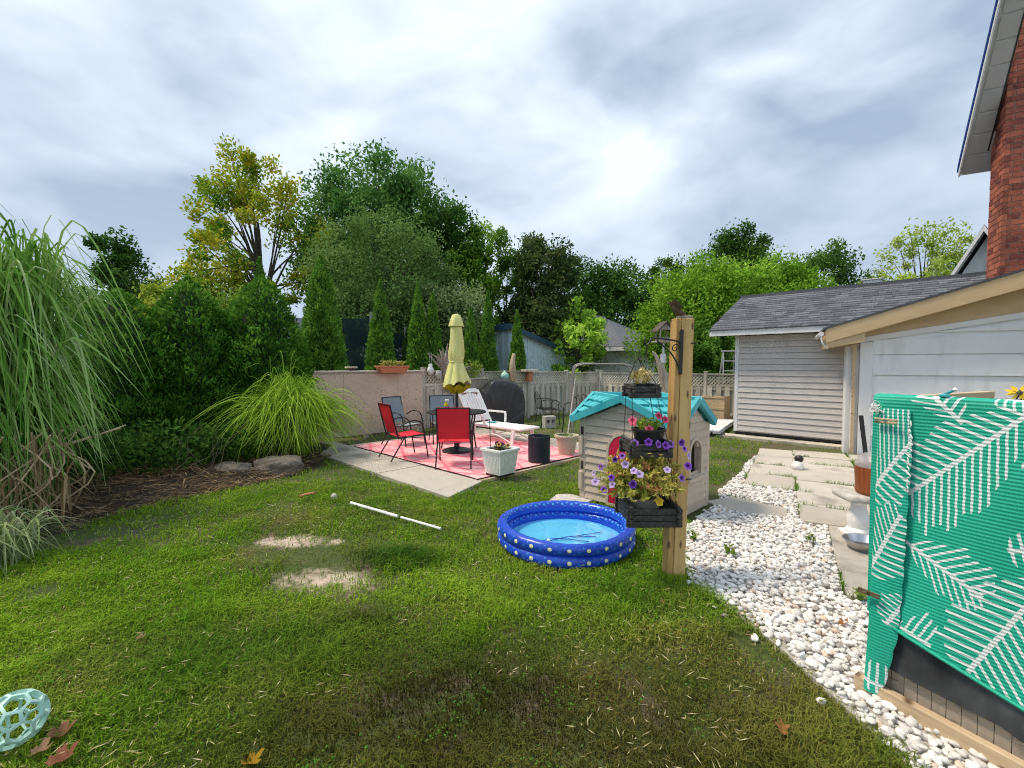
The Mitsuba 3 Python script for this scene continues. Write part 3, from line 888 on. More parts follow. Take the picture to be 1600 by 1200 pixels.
# white addition with the tan rake (local x along the gable wall towards the camera's right, local y into the house)
Ma = MT(6.09, 8.06, 0, HOUSE)
add = thing('house', 'white sided house extension with tan eaves and a tall red brick chimney behind', 'house')
AL = 5.2
wt = lambda x: 2.0 + .165 * x
rt = lambda x: 2.23 + .318 * (x + .55)
part(add, 'wall', hexa([(x, y, z) for x in (0.0, AL) for y in (.012, 3.0) for z in (-.05, wt(x) + .02)]), 'white_siding', M=Ma)
zs = [.02 + i * .352 for i in range(9)]
for i in range(8):
    z0, z1 = zs[i], zs[i + 1] - .016
    x0 = .17
    if z1 <= wt(x0):
        m = wedge(x0, AL, z0, z1, -.001, -.036, .01)
    else:
        xs0 = max(x0, (z0 - 2.0) / .165 + .05)
        if xs0 > AL - .3:
            continue
        xt = min(AL, max(x0, (z1 - 2.0) / .165))
        m = hexa([(xs0, -.022, z0), (xs0, -.012, min(z1, wt(xs0))), (xs0, .01, z0), (xs0, .01, min(z1, wt(xs0))), (AL, -.022, z0), (AL, -.006, min(z1, wt(AL))), (AL, .01, z0), (AL, .01, min(z1, wt(AL)))])
    part(add, 'siding_board', m, 'white_siding', M=Ma)
part(add, 'corner_board', cbox(-.012, .168, -.034, .03, -.05, 1.99, .004), 'pale_trim', M=Ma, label='white corner board of the extension')
part(add, 'frieze_trim', hexa([(x, y, z) for x in (.0, AL) for y in (-.034, .008) for z in (wt(x) - .012, wt(x) + .075)]), 'pale_trim', M=Ma)
part(add, 'gable_panel', hexa([(x, y, z) for x in (-.1, AL) for y in (-.02, .006) for z in (wt(x) + .078, rt(x) - .02)]), 'tan_paint', M=Ma, label='tan board under the roof edge')
part(add, 'barge_board', hexa([(x, y, z) for x in (-.53, AL) for y in (-.315, -.285) for z in (rt(x) - .30 + (.05 if x < 0 else 0), rt(x) - .015)]), 'tan_paint', M=Ma, label='tan barge board of the extension')
part(add, 'soffit', hexa([(x, y, z) for x in (-.10, AL) for y in (-.283, -.024) for z in (rt(x) - .27, rt(x) - .25)]), 'tan_paint', M=Ma)
part(add, 'eave_box', hexa([(-.52, -.283, 1.90), (-.52, -.283, rt(-.52) - .02), (-.52, 2.5, 1.90), (-.52, 2.5, rt(-.52) - .02), (.02, -.283, 1.99), (.02, -.283, rt(.0) - .03), (.02, 2.5, 1.99), (.02, 2.5, rt(.0) - .03)]), 'tan_paint', M=Ma)
part(add, 'gutter', cat(tube([(-.60, -.32, rt(-.55) - .09), (-.60, 2.4, rt(-.55) - .10)], .04, 8), tube(bez([(-.60, -.30, rt(-.55) - .12), (-.58, -.30, 1.98), (-.50, -.26, 1.88)]), .014, 8)), 'pale_trim', M=Ma)
part(add, 'roof', hexa([(x, y, z) for x in (-.57, AL) for y in (-.33, 3.0) for z in (rt(x) - .012, rt(x) + .022)]), 'shingle', M=Ma, tone=.05)
part(add, 'side_wall', hexa([(x, y, z) for (x, y0, y1) in ((-.06, .06, .95), (-.012, .06, .95)) for y in (y0, y1) for z in (-.05, 1.98)]), 'white_siding', M=Ma)
part(add, 'door_post', box(-.115, -.064, -.02, .05, -.05, 1.98), 'lumber', M=Ma, tone=.6, label='unpainted wooden post by the corner')
part(add, 'door_post', box(-.19, -.118, .10, .5, -.05, 1.93), 'pale_trim', M=Ma)

# chimney on the taller house behind
ch = numbered(add + '__chimney')
Cc = np.array([7.86, 7.5])
Mc = MT(Cc[0], Cc[1], 0, HOUSE)     # local y: along the outer face, local x: from the outer face back to the wall
emit(ch, box(.012, .95, .012, .558, 1.9, 8.2), 'mortar', M=Mc)
bh = .092
brk = 0
for c in range(58):
    z0 = 2.45 + c * bh
    offs = .5 * (c % 2)
    zt = z0 + bh - .012
    for lo, hi, f in ((0, .57, 'o'), (0.0, .95, 'n')):
        L = .215
        x = -L * offs
        while x < hi - .02:
            a, b = max(x, 0), min(x + L - .012, hi)
            x += L
            if b - a < .03:
                continue
            pr = rng.uniform(0, .004)
            if f == 'o':
                if a < .11 and offs == 0:
                    a = a
                m = box(-pr, .06, a, b, z0, zt)
            else:
                if a < .062:
                    a = .062
                    if b - a < .03:
                        continue
                m = box(a, b, -pr, .06, z0, zt)
            if f == 'o' and a < .001:
                m = box(-pr, .06, -pr, b, z0, zt)
            part(add + '__chimney', 'brick', m, 'brick', M=Mc, tone=float(rng.random()))
            brk += 1
# taller house: gable wall, rake overhang with soffit panels
part(add, 'upper_wall', box(.96, 4.5, -3.2, 1.05, 2.6, 5.2), 'white_siding', M=Mc)
sl = 1.225
zso = lambda y: 4.98 + (.80 - y) * sl
part(add, 'upper_soffit', cat(hexa([(x, y, z) for x in (-.33, 1.2) for y in (.80, .575) for z in (zso(y) + .012, zso(y) + .03)]), hexa([(x, y, z) for x in (-.33, -.035) for y in (.574, -2.6) for z in (zso(y) + .012, zso(y) + .03)])), 'soffit_grey', M=Mc, label='grey panelled soffit of the upper roof')
yy = .795
while yy > -2.5:
    y2 = yy - .212
    part(add, 'soffit_panel', hexa([(x, y, z) for x in (-.285, .96 if yy > .58 else -.05) for y in (yy, y2 + .022) for z in (zso(y) - .008, zso(y) + .011)]), 'soffit_grey', M=Mc)
    yy = y2
part(add, 'upper_trim', hexa([(x, y, z) for x in (-.05, -.03) for y in (.57, -2.6) for z in (zso(y) - .02, zso(y) + .16)]), 'black_metal', M=Mc)
part(add, 'upper_fascia', hexa([(x, y, z) for x in (-.352, -.331) for y in (.82, -2.6) for z in (zso(y) - .01, zso(y) + .16)]), 'pale_trim', M=Mc)
part(add, 'upper_fascia', hexa([(x, y, z) for x in (-.33, 1.2) for y in (.802, .82) for z in (zso(.8) - .01, zso(.8) + .16)]), 'pale_trim', M=Mc)
scene['mat_blue_edge'] = two({'type': 'diffuse', 'reflectance': rgb(.03, .07, .30)})
part(add, 'drip_edge', hexa([(x, y, z) for x in (-.366, -.353) for y in (.83, -2.6) for z in (zso(y) + .09, zso(y) + .16)]), 'blue_edge', M=Mc, label='thin blue drip edge')
part(add, 'upper_roof', hexa([(x, y, z) for x in (-.36, -.03) for y in (.83, -2.6) for z in (zso(y) + .165, zso(y) + .23)]), 'shingle', M=Mc, tone=.3)

# a further house whose gable peeps out beside the chimney
fh = thing('house', 'pale grey gable of a distant house peeping out left of the chimney', 'house')
Mf = MT(14.55, 14.3, 0, HOUSE - 22)
part(fh, 'wall', box(-.72, .72, 0.02, 6, 0, 4.1), 'white_siding', M=Mf)
part(fh, 'gable', upright([(-.72, 4.1), (.72, 4.1), (0, 5.5)], .02, .2), 'white_siding', M=Mf)
for sg in (-1, 1):
    part(fh, 'roof', hexa([(x * sg, y, z) for x, zz in ((0, 5.75), (.95, 3.9)) for y in (-.5, 6) for z in (zz, zz + .06)]), 'shingle', M=Mf, tone=.9)
    part(fh, 'rake_trim', hexa([(x * sg, y, z) for x, zz in ((0, 5.75), (.95, 3.9)) for y in (-.53, -.501) for z in (zz - .14, zz + .03)]), 'pale_trim', M=Mf)
    for i in range(6):
        x0, x1 = .03 + i * .15, .03 + i * .15 + .138
        zf = lambda x: 5.735 - x * 1.947
        part(fh, 'soffit_panel', hexa([(x * sg, y, z) for x in (x0, x1) for y in (-.5, .0) for z in (zf(x) - .02, zf(x) - .008)]), 'pale_trim', M=Mf)

# blue shed behind the left fence
sh_ = thing('shed', 'blue board and batten shed with a dark blue sloped roof edge', 'shed')
Ms = MT(-.07, 16.0, 0, YARD)          # local x: along the sloped side (away right), local y: along the front (away left)
hs = lambda x: 2.92 - .262 * x
part(sh_, 'wall', hexa([(x, y, z) for x in (0.0, 3.6) for y in (0.0, 2.5) for z in (0, hs(x))]), 'blue_board', M=Ms, tone=.5)
part(sh_, 'wall', hexa([(x, y, z) for x in (.4, 2.6) for y in (2.51, 3.7) for z in (0, 2.62 - .2 * x)]), 'blue_board', M=Ms, tone=.3)
for i in range(13):
    x = .02 + i * .29
    part(sh_, 'batten', hexa([(xx, y, z) for xx in (x, x + .05) for y in (-.022, -.001) for z in (0.2, hs(xx) - .12)]), 'blue_board', M=Ms, tone=float(rng.random() * .4 + .6))
for i in range(9):
    y = .03 + i * .29
    part(sh_, 'batten', box(-.022, -.001, y, y + .05, .2, 2.76), 'blue_board', M=Ms, tone=float(rng.random() * .4 + .6))
scene['mat_dark_blue'] = two({'type': 'roughplastic', 'diffuse_reflectance': rgb(.022, .07, .13), 'alpha': .3})
part(sh_, 'roof', hexa([(x, y, z) for x in (-.16, 3.75) for y in (-.16, 2.65) for z in (hs(x) + .02, hs(x) + .05)]), 'dark_blue', M=Ms)
part(sh_, 'fascia', hexa([(x, y, z) for x in (-.16, 3.75) for y in (-.18, -.161) for z in (hs(x) - .12, hs(x) + .055)]), 'dark_blue', M=Ms, label='dark blue roof edge')
part(sh_, 'fascia', box(-.18, -.161, -.16, 2.65, hs(-.16) - .14, hs(-.16) + .055), 'dark_blue', M=Ms)
part(sh_, 'annex_roof', hexa([(x, y, z) for x in (.28, 2.7) for y in (2.66, 3.85) for z in (2.64 - .2 * x, 2.68 - .2 * x)]), 'dark_blue', M=Ms)
part(sh_, 'annex_fascia', box(.26, .279, 2.66, 3.85, 2.46, 2.63), 'pale_trim', M=Ms)
dk = part(sh_, 'door', cbox(-.045, -.024, .62, 1.42, .1, 2.35, .004), 'blue_board', M=Ms, tone=.95)
for yy in (.64, 1.32):
    part(dk, 'stile', box(-.06, -.0455, yy, yy + .08, .1, 2.35), 'blue_board', M=Ms, tone=1.0)
for zz in (1.7, 2.27):
    part(dk, 'stile', box(-.059, -.0455, .725, 1.315, zz, zz + .08), 'blue_board', M=Ms, tone=1.0)
whl = [tube([(0, .19 * math.cos(a), .19 * math.sin(a)) for a in np.linspace(0, 2 * np.pi, 25)], .018, 6, False), tube([(0, .06 * math.cos(a), .06 * math.sin(a)) for a in np.linspace(0, 2 * np.pi, 17)], .02, 6, False)]
for a in np.arange(8) * np.pi / 4:
    whl.append(tube([(0, 0, 0), (0, .19 * math.cos(a), .19 * math.sin(a))], .012, 6))
whole('wheel_ornament', 'small black spoked wheel hung on the blue shed door', 'wall ornament', cat(whl), 'iron', M=Ms @ MT(-.085, 1.02, 2.08))
whole('wall_lamp', 'small white lamp on the front of the blue shed', 'lamp', cat(lathe([(1e-4, 0), (.06, .0), (.075, .06), (.05, .12), (1e-4, .14)], 14), box(-.02, .12, -.02, .02, .12, .15)), 'white_plastic', M=Ms @ MT(-.13, 2.05, 2.22))

# white house beyond the fence corner
wh = thing('house', 'white house with a grey hipped roof beyond the fence corner', 'house')
Mw = MT(5.25, 22.3, 0, YARD)
part(wh, 'wall', box(0, 5, .0, 6, 0, 2.28), 'white_siding', M=Mw)
for i in range(9):
    part(wh, 'siding_board', hexa([(-.025, y, z) for y in (0.06, 5.9) for z in (.1 + i * .235, .32 + i * .235)] + [(-.002, y, z) for y in (0.06, 5.9) for z in (.1 + i * .235, .32 + i * .235)]), 'white_siding', M=Mw)
    part(wh, 'siding_board', hexa([(x, -.025, z) for x in (0.06, 4.9) for z in (.1 + i * .235, .32 + i * .235)] + [(x, -.002, z) for x in (0.06, 4.9) for z in (.1 + i * .235, .32 + i * .235)]), 'white_siding', M=Mw)
part(wh, 'fascia', cat(box(-.45, -.43, -.45, 6.4, 2.26, 2.46), box(-.43, 5.4, -.45, -.43, 2.26, 2.46)), 'pale_trim', M=Mw)
part(wh, 'soffit', cat(box(-.43, 5.4, -.43, 6.4, 2.285, 2.30)), 'pale_trim', M=Mw)
hv = np.array([(-.46, -.46, 2.47), (5.5, -.46, 2.47), (5.5, 6.5, 2.47), (-.46, 6.5, 2.47), (2.5, 2.4, 4.15), (2.5, 3.8, 4.15)])
part(wh, 'roof', (hv, np.array([[0, 1, 4], [1, 2, 5], [1, 5, 4], [2, 3, 5], [3, 0, 4], [3, 4, 5]])), 'shingle', M=Mw, tone=.75)
part(wh, 'dormer', cat(upright([(1.2, 2.7), (3.4, 2.7), (2.3, 4.15)], 2.0, 3.2)), 'white_siding', M=Mw @ MT(-1.05, 4.7, 0, -90))
for sg in (-1, 1):
    part(wh, 'dormer_roof', hexa([(2.3 + sg * x, y, z) for x, zz in ((0, 4.2), (1.35, 2.5)) for y in (1.7, 3.3) for z in (zz, zz + .06)]), 'shingle', M=Mw @ MT(-1.05, 4.7, 0, -90), tone=.75)
    part(wh, 'dormer_trim', hexa([(2.3 + sg * x, y, z) for x, zz in ((0, 4.2), (1.35, 2.5)) for y in (1.67, 1.699) for z in (zz - .12, zz + .07)]), 'pale_trim', M=Mw @ MT(-1.05, 4.7, 0, -90))

# dark netting behind the cedars
nt = thing('net_screen', 'dark see-through netting on grey poles behind the cedars', 'netting')
Pn = np.array([[-6.6, 12.3], [-5.1, 12.9], [-3.95, 13.0], [-3.15, 13.7], [-2.2, 14.4]])
for i, (x, y) in enumerate(Pn):
    if i in (2, 3):
        z = [2.95, 3.0, 3.08, 2.72, 2.6][i]
        part(nt, 'pole', tube([(x, y, 0), (x, y, z)], .045 if i < 3 else .032, 10), 'net_post')
for i in range(4):
    a, b = Pn[i], Pn[i + 1]
    n = 14
    g = np.zeros((n, n, 3))
    for p in range(n):
        for q in range(n):
            u_, w_ = p / (n - 1), q / (n - 1)
            top = (2.98 if i < 2 else 2.95 - .5 * (u_ if i == 2 else 1)) - .10 * math.sin(math.pi * u_)
            xy = a * (1 - u_) + b * u_
            g[p, q] = [xy[0], xy[1] + .05 * math.sin(7 * u_ + 3 * w_), .3 + (top - .3) * w_]
    part(nt, 'net', sheet(g), 'net', smooth=True)



# ------------------------------------------------------------------ trees and shrubs
def crown(rs, x, y, zc, rx, ry, rz, ncl, per, L, cols, sparse=0.0, clr=.3, flat=.7, seed=0, up=.35):
    """clumps of leaves through an uneven crown; returns (mesh, colours), clump centres"""
    d = unit(rs.normal(size=(ncl * 3, 3)))
    lump = .72 + .62 * meshkit.fbm(d * 1.9 + seed * 3.7, 3, seed) - .1
    r = np.minimum(rs.uniform(0.25, 1.0, ncl * 3) ** .45 * lump, 1.04)
    keep = d[:, 2] > -.85
    cc = (d * r[:, None] * [rx, ry, rz])[keep][:ncl] + [x, y, zc]
    n = len(cc)
    sz = rs.uniform(.5, 1.3, n) * clr * .9 * min(rx, rz)
    li = np.repeat(np.arange(n), rs.poisson(per * rs.uniform(.55, 1.4, n)))
    N = len(li)
    off = rs.normal(size=(N, 3))
    off *= np.minimum(1, 2.0 / np.linalg.norm(off, axis=1))[:, None] * np.array([1, 1, flat]) * .52
    outd = unit(cc - [x, y, zc - .6 * rz])[li]
    off += outd * (np.clip(rs.normal(0, .5, N), -1, 1) * rs.uniform(.3, 1.2, n)[li])[:, None]
    c = cc[li] + off * sz[li][:, None]
    ok = np.linalg.norm((c - [x, y, zc]) / [rx, ry, rz], axis=1) < 1.13 + .04 * np.sin(c[:, 0] * 3)
    c, li = c[ok], li[ok]
    N = len(c)
    outward = unit(c - [x, y, zc - .3 * rz])
    axis = unit(rs.normal(size=(N, 3)) * .8 + outward * .5 + [0, 0, -.35])
    nrm = unit(rs.normal(size=(N, 3)) * .65 + [0, 0, 1] * np.array([up * 2]) + outward * .45)
    cl = np.asarray(cols, float)
    t = np.clip(rs.normal(.5, .26, n)[li] + rs.normal(0, .17, N), 0, .999) * (len(cl) - 1)
    i = t.astype(int)
    col = cl[i] * (1 - (t - i)[:, None]) + cl[np.minimum(i + 1, len(cl) - 1)] * (t - i)[:, None]
    col = col * rs.uniform(.8, 1.2, N)[:, None]
    m, vc = leafquads(c, L * rs.uniform(.65, 1.3, N), L * .55 * rs.uniform(.7, 1.2, N), axis, nrm, col)
    return m, vc, cc


def tree(name, label, x, y, h, w, cols, ncl=70, per=130, L=.16, seed=1, base=.22, trunk=.16, group=None, cat_='tree', clr=.3, lean=0, tri_=None, ry=None, limbs=16, up=.35):
    rs = np.random.default_rng(100 + seed)
    k = thing(name, label, cat_, group)
    z0 = h * base
    rz = (h - z0) / 2
    zc = z0 + rz
    m, vc, cc = crown(rs, x + lean, y, zc, w / 2, (ry or w) / 2, rz, ncl, per, L, cols, clr=clr, seed=seed, up=up)
    part(k, 'crown', m, 'leaf', color=vc)
    top = np.array([x + lean * .7, y, zc + rz * .25])
    tr = [tube(bez([(x, y, -.1), (x + lean * .2 + rs.normal(0, .08), y + rs.normal(0, .08), z0 * .9), tuple(top)], 6), np.linspace(trunk, trunk * .25, 13), 8)]
    for c in cc[rs.permutation(len(cc))[:limbs]]:
        f = rs.uniform(.25, .75)
        s = np.array([x, y, z0 * .7]) * (1 - f) + top * f
        mid = (s + c) / 2 + [0, 0, .08 * h * rs.uniform(-.3, .8)] + rs.normal(0, .05, 3) * w * .2
        tr.append(tube(bez([s, mid, c], 5), np.linspace(trunk * .38, trunk * .06, 11), 5))
    part(k, 'trunk', cat(tr), 'bark', smooth=True)
    return k


G_DARK = [(.04, .115, .022), (.08, .19, .035), (.13, .26, .05)]
G_MID = [(.08, .20, .025), (.15, .30, .04), (.23, .40, .06)]
G_LIGHT = [(.12, .28, .025), (.22, .43, .04), (.34, .55, .07)]
G_GREY = [(.09, .18, .05), (.17, .30, .08), (.28, .42, .14)]
G_YEL = [(.14, .30, .03), (.22, .40, .04), (.42, .52, .045), (.62, .48, .035), (.46, .54, .05), (.26, .44, .045), (.16, .32, .035)]
BT = 'trees beyond the fence'
tree('maple_tree', 'sparse yellowing tree with bare twigs showing on its left side', -9.7, 18.2, 10.0, 5.6, G_YEL, 84, 190, .16, 1, .24, .14, clr=.20, lean=-.3, limbs=40)
tree('maple_tree', 'tallest dark green leafy tree right of the yellowing tree', -6.6, 22.5, 11.9, 8.4, [(0.0624, 0.177, 0.0458), (0.104, 0.26, 0.0624), (0.177, 0.343, 0.0832)], 170, 250, .21, 2, .22, .26, clr=.24, lean=.3)
tree('maple_tree', 'grey green loose crowned tree in front of the tallest tree', -4.7, 17.0, 7.3, 5.4, G_GREY, 150, 230, .12, 3, .2, .14, clr=.26)
tree('maple_tree', 'dark green tree at the right shoulder of the tallest tree', -3.0, 19.6, 9.0, 3.6, G_DARK, 90, 240, .17, 4, .16, .15, clr=.3)
tree('young_tree', 'bright green upright young tree left of the dark bronze tree', -1.55, 19.5, 7.6, 2.6, G_LIGHT, 60, 210, .15, 5, .12, .10, clr=.34)
tree('young_tree', 'slim green tree with loose top behind the blue shed', -.25, 20.6, 7.6, 2.8, G_MID, 60, 190, .15, 6, .12, .10, clr=.34)
tree('maple_tree', 'dark bronze green tree above the right end of the blue shed', 1.25, 19.2, 7.3, 3.3, [(0.0458, 0.0832, 0.0333), (0.0936, 0.156, 0.0458), (0.177, 0.208, 0.0728)], 100, 230, .16, 7, .14, .13, clr=.3)
tree('maple_tree', 'dark rounded tree far behind the white house', 6.4, 29, 8.1, 7.0, G_DARK, 110, 230, .22, 8, .1, .2, clr=.28)
tree('maple_tree', 'dark low tree left of the white house', 3.2, 28, 7.9, 5.4, G_DARK, 95, 210, .20, 9, .08, .18, clr=.3)
tree('conifer_tree', 'small pointed conifer top on the skyline behind the dark rounded tree', 11.6, 36, 10.6, 2.6, G_DARK, 40, 130, .18, 10, .12, .15, clr=.3)
tree('maple_tree', 'round topped dark tree on the skyline left of the tallest right hand tree', 10.6, 30, 8.8, 4.2, [(0.052, 0.125, 0.025), (0.104, 0.208, 0.0374), (0.187, 0.27, 0.052)], 80, 220, .21, 11, .1, .18, clr=.3)
tree('maple_tree', 'tall round dark green tree on the skyline above the garage corner', 14.6, 30.5, 11.0, 5.6, [(0.052, 0.135, 0.025), (0.0936, 0.208, 0.0374), (0.177, 0.302, 0.052)], 120, 230, .22, 12, .1, .22, clr=.3)
tree('maple_tree', 'broad light green leafy tree left of the garage roof', 7.75, 18.4, 5.8, 5.8, G_LIGHT, 150, 240, .15, 13, .04, .16, clr=.27, ry=4.0)
tree('maple_tree', 'light green tree rising behind the garage roof', 11.0, 19.5, 6.3, 4.2, G_LIGHT, 100, 220, .16, 14, .08, .15, clr=.3)
tree('maple_tree', 'dark green tree behind the middle of the garage roof', 19.2, 28.5, 9.3, 5.4, [(0.0624, 0.156, 0.0333), (0.114, 0.239, 0.0458), (0.187, 0.333, 0.0624)], 100, 230, .21, 15, .1, .2, clr=.3)
tree('young_tree', 'wispy yellow green tree with open branches left of the chimney', 22.6, 25.5, 9.9, 4.6, [(0.27, 0.395, 0.0624), (0.416, 0.562, 0.104), (0.562, 0.645, 0.166)], 80, 100, .18, 16, .2, .12, clr=.24, limbs=46)
tree('young_tree', 'yellow green bush top showing over the garage ridge', 17.0, 21, 5.9, 4.2, [(0.208, 0.354, 0.0416), (0.354, 0.52, 0.0728), (0.52, 0.645, 0.104)], 70, 200, .17, 17, .06, .12, clr=.3)
tree('maple_tree', 'dark green tree between the wispy tree and the distant gable', 27.6, 28, 8.6, 4.0, G_DARK, 50, 150, .18, 18, .06, .16, clr=.3)
tree('sumac_tree', 'bright green sumac bush in front of the white house', 2.55, 17.6, 4.1, 2.2, [(0.208, 0.395, 0.0416), (0.354, 0.603, 0.0728), (0.52, 0.749, 0.125)], 42, 80, .20, 19, .12, .06, clr=.32, limbs=22)
tree('conifer_tree', 'dark conifer beyond the hedge behind the tall ornamental grass', -17.4, 20.5, 7.4, 3.6, G_DARK, 80, 220, .19, 20, .06, .15, clr=.3)
tree('young_tree', 'yellow green bush above the hedge left of the yellowing tree', -11.6, 17, 4.9, 4.6, [(0.166, 0.291, 0.0416), (0.312, 0.437, 0.0624), (0.499, 0.499, 0.0624)], 80, 210, .16, 21, .08, .1, clr=.28)
tree('young_tree', 'green bush top over the gap between the hedge cedars', -9.4, 14.5, 4.3, 3.2, [(0.125, 0.25, 0.0374), (0.208, 0.374, 0.052), (0.312, 0.458, 0.0728)], 50, 150, .12, 22, .08, .08, clr=.3)
tree('shrub', 'pale green leafy shrub behind the netting', -5.3, 15.6, 4.6, 3.6, G_GREY, 90, 220, .12, 23, .05, .08, cat_='shrub', clr=.28)
tree('shrub', 'grey green leafy shrub behind the pair of cedars', -2.3, 16.4, 4.9, 3.4, [(0.125, 0.187, 0.0728), (0.229, 0.333, 0.125), (0.395, 0.489, 0.229)], 95, 220, .12, 24, .05, .08, cat_='shrub', clr=.28)
tree('shrub', 'dark green thicket shrub behind the blue shed', 1.0, 22.5, 4.8, 7.0, G_DARK, 80, 170, .16, 25, .0, .08, cat_='shrub', clr=.25)
tree('shrub', 'deep green shrub behind the bird feeder and back fence', 7.4, 16.2, 3.3, 5.2, [(0.0624, 0.166, 0.025), (0.125, 0.27, 0.0416), (0.208, 0.395, 0.0624)], 100, 180, .12, 26, .0, .08, cat_='shrub', clr=.25, ry=2.6)
tree('shrub', 'dark shrub against the back of the white house', 11.5, 26.5, 4.0, 5.0, G_DARK, 70, 170, .16, 27, .0, .08, cat_='shrub', clr=.27)


def cedar(name, label, x, y, h, w, seed, n=9000, L=.11, blunt=.75, cols=((0.078, 0.195, 0.0312), (0.143, 0.325, 0.0467), (0.247, 0.481, 0.065)), cat_='cedar', group=None, foot=.0):
    rs = np.random.default_rng(500 + seed)
    k = thing(name, label, cat_, group)
    prof = lambda t: (1 - np.clip(t, 0, 1) ** blunt) ** .8 * (1 - .2 * np.exp(-t * 14)) + .02
    def lum(t, a):
        q = np.stack([np.cos(a) * 1.3, np.sin(a) * 1.3, t * h / w * 1.6 + seed], -1)
        return .66 + .66 * meshkit.fbm(q * 2.4, 3, seed)
    t = 1 - rs.random(n) ** .62
    t = np.clip(rs.random(n) * .35 + rs.beta(1, 1.5, n) * .75, 0, 1.0)
    a = rs.uniform(0, 6.283, n)
    r = prof(t) * lum(t, a) * w / 2 * rs.uniform(.80, 1.08, n)
    c = np.stack([x + r * np.cos(a), y + r * np.sin(a), foot + t * (h - foot)], -1)
    out = np.stack([np.cos(a), np.sin(a), a * 0], -1)
    axis = unit(out * .75 + [0, 0, .75] + rs.normal(0, .38, (n, 3)))
    nrm = unit(out + rs.normal(0, .7, (n, 3)))
    cl = np.array(cols)
    s = np.clip(meshkit.noise(c * 6.0, seed) * 1.0 - .1 + (lum(t, a) - .95) * 1.2 + rs.normal(0, .2, n), 0, .999) * 2
    i = s.astype(int)
    col = cl[i] * (1 - (s - i)[:, None]) + cl[np.minimum(i + 1, 2)] * (s - i)[:, None]
    m, vc = leafquads(c, L * rs.uniform(.6, 1.4, n), L * .42 * rs.uniform(.7, 1.3, n), axis, nrm, col)
    part(k, 'foliage', m, 'leaf', color=vc)
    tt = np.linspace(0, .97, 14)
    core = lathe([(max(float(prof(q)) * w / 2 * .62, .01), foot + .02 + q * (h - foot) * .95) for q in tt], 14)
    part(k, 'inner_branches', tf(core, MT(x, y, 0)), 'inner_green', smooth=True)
    return k


CG = 'slender cedars along the left fence'
cedar('cedar_shrub', 'wide column cedar just right of the hedge and left of the netting', -4.42, 10.75, 4.1, 1.15, 1, 13000, .10, 1.9)
cedar('cedar_shrub', 'slender cedar behind the terracotta window box', -3.45, 12.15, 3.8, 1.0, 2, 9000, .09, 1.25)
cedar('cedar_shrub', 'taller left one of the pair of cedars left of the parasol', -2.66, 13.1, 3.9, .78, 3, 7500, .09, 1.6)
cedar('cedar_shrub', 'shorter right one of the pair of cedars left of the parasol', -2.28, 13.3, 3.65, .74, 4, 7500, .09, 1.6)
cedar('cedar_shrub', 'cedar half hidden behind the lime parasol', -1.26, 14.1, 3.35, .74, 5, 6500, .09, 1.3)
cedar('cedar_shrub', 'tall slender cedar in front of the blue shed front', -.76, 14.5, 3.9, .80, 6, 7500, .09, 1.2)
cedar('cedar_shrub', 'slender cedar in front of the blue shed corner', .17, 15.0, 3.35, .78, 7, 7500, .09, 1.2)
cedar('cedar_shrub', 'small dark cedar behind the netting poles', -3.05, 13.5, 2.75, .6, 8, 4000, .09, 1.2, cols=((0.026, 0.065, 0.0195), (0.0455, 0.106, 0.0293), (0.065, 0.146, 0.0325)))
DK = ((0.0375, 0.125, 0.0175), (0.0938, 0.244, 0.03), (0.2, 0.419, 0.0562))
cedar('hedge_cedar', 'dark broad hedge cedar nearest the tall ornamental grass', -6.35, 7.5, 2.80, 1.9, 11, 17000, .085, 3.6, DK)
cedar('hedge_cedar', 'dark broad hedge cedar in the middle of the left hedge', -5.65, 8.1, 3.1, 1.75, 12, 18000, .085, 3.2, DK)
cedar('hedge_cedar', 'dark broad hedge cedar with a pointed tip beside the wide column cedar', -4.72, 8.75, 3.25, 1.75, 13, 19000, .085, 3.0, DK)
cedar('hedge_cedar', 'dark hedge cedar behind the base of the tall ornamental grass', -7.3, 6.6, 2.7, 1.8, 14, 12000, .09, 3.4, DK)
cedar('hedge_cedar', 'narrow cedar spire rising behind the pointed hedge cedar', -5.1, 9.4, 3.75, .8, 15, 5000, .085, 1.4, DK)


def plant(parent, name, seed, cx, cy, z, r, h, n, L, cols, mat='leaf', stem=True):
    rs = np.random.default_rng(seed)
    th, rr, f = rs.uniform(0, 6.283, n), rs.random(n) ** .5, rs.random(n) ** .7
    c = np.stack([cx + r * rr * np.cos(th) * (.4 + .6 * f), cy + r * rr * np.sin(th) * (.4 + .6 * f), z + h * f * (1.05 - .4 * rr ** 2)], -1)
    cl = np.array(cols)
    axis = unit(np.stack([np.cos(th), np.sin(th), rs.uniform(.1, 1.3, n)], -1) + rs.normal(0, .5, (n, 3)))
    m, vc = leafquads(c, L * rs.uniform(.6, 1.3, n), L * .45 * rs.uniform(.7, 1.2, n), axis, unit(rs.normal(size=(n, 3)) + [0, 0, 1.2]), cl[rs.integers(len(cl), size=n)] * rs.uniform(.8, 1.2, (n, 1)))
    return part(parent, name, m, mat, color=vc)


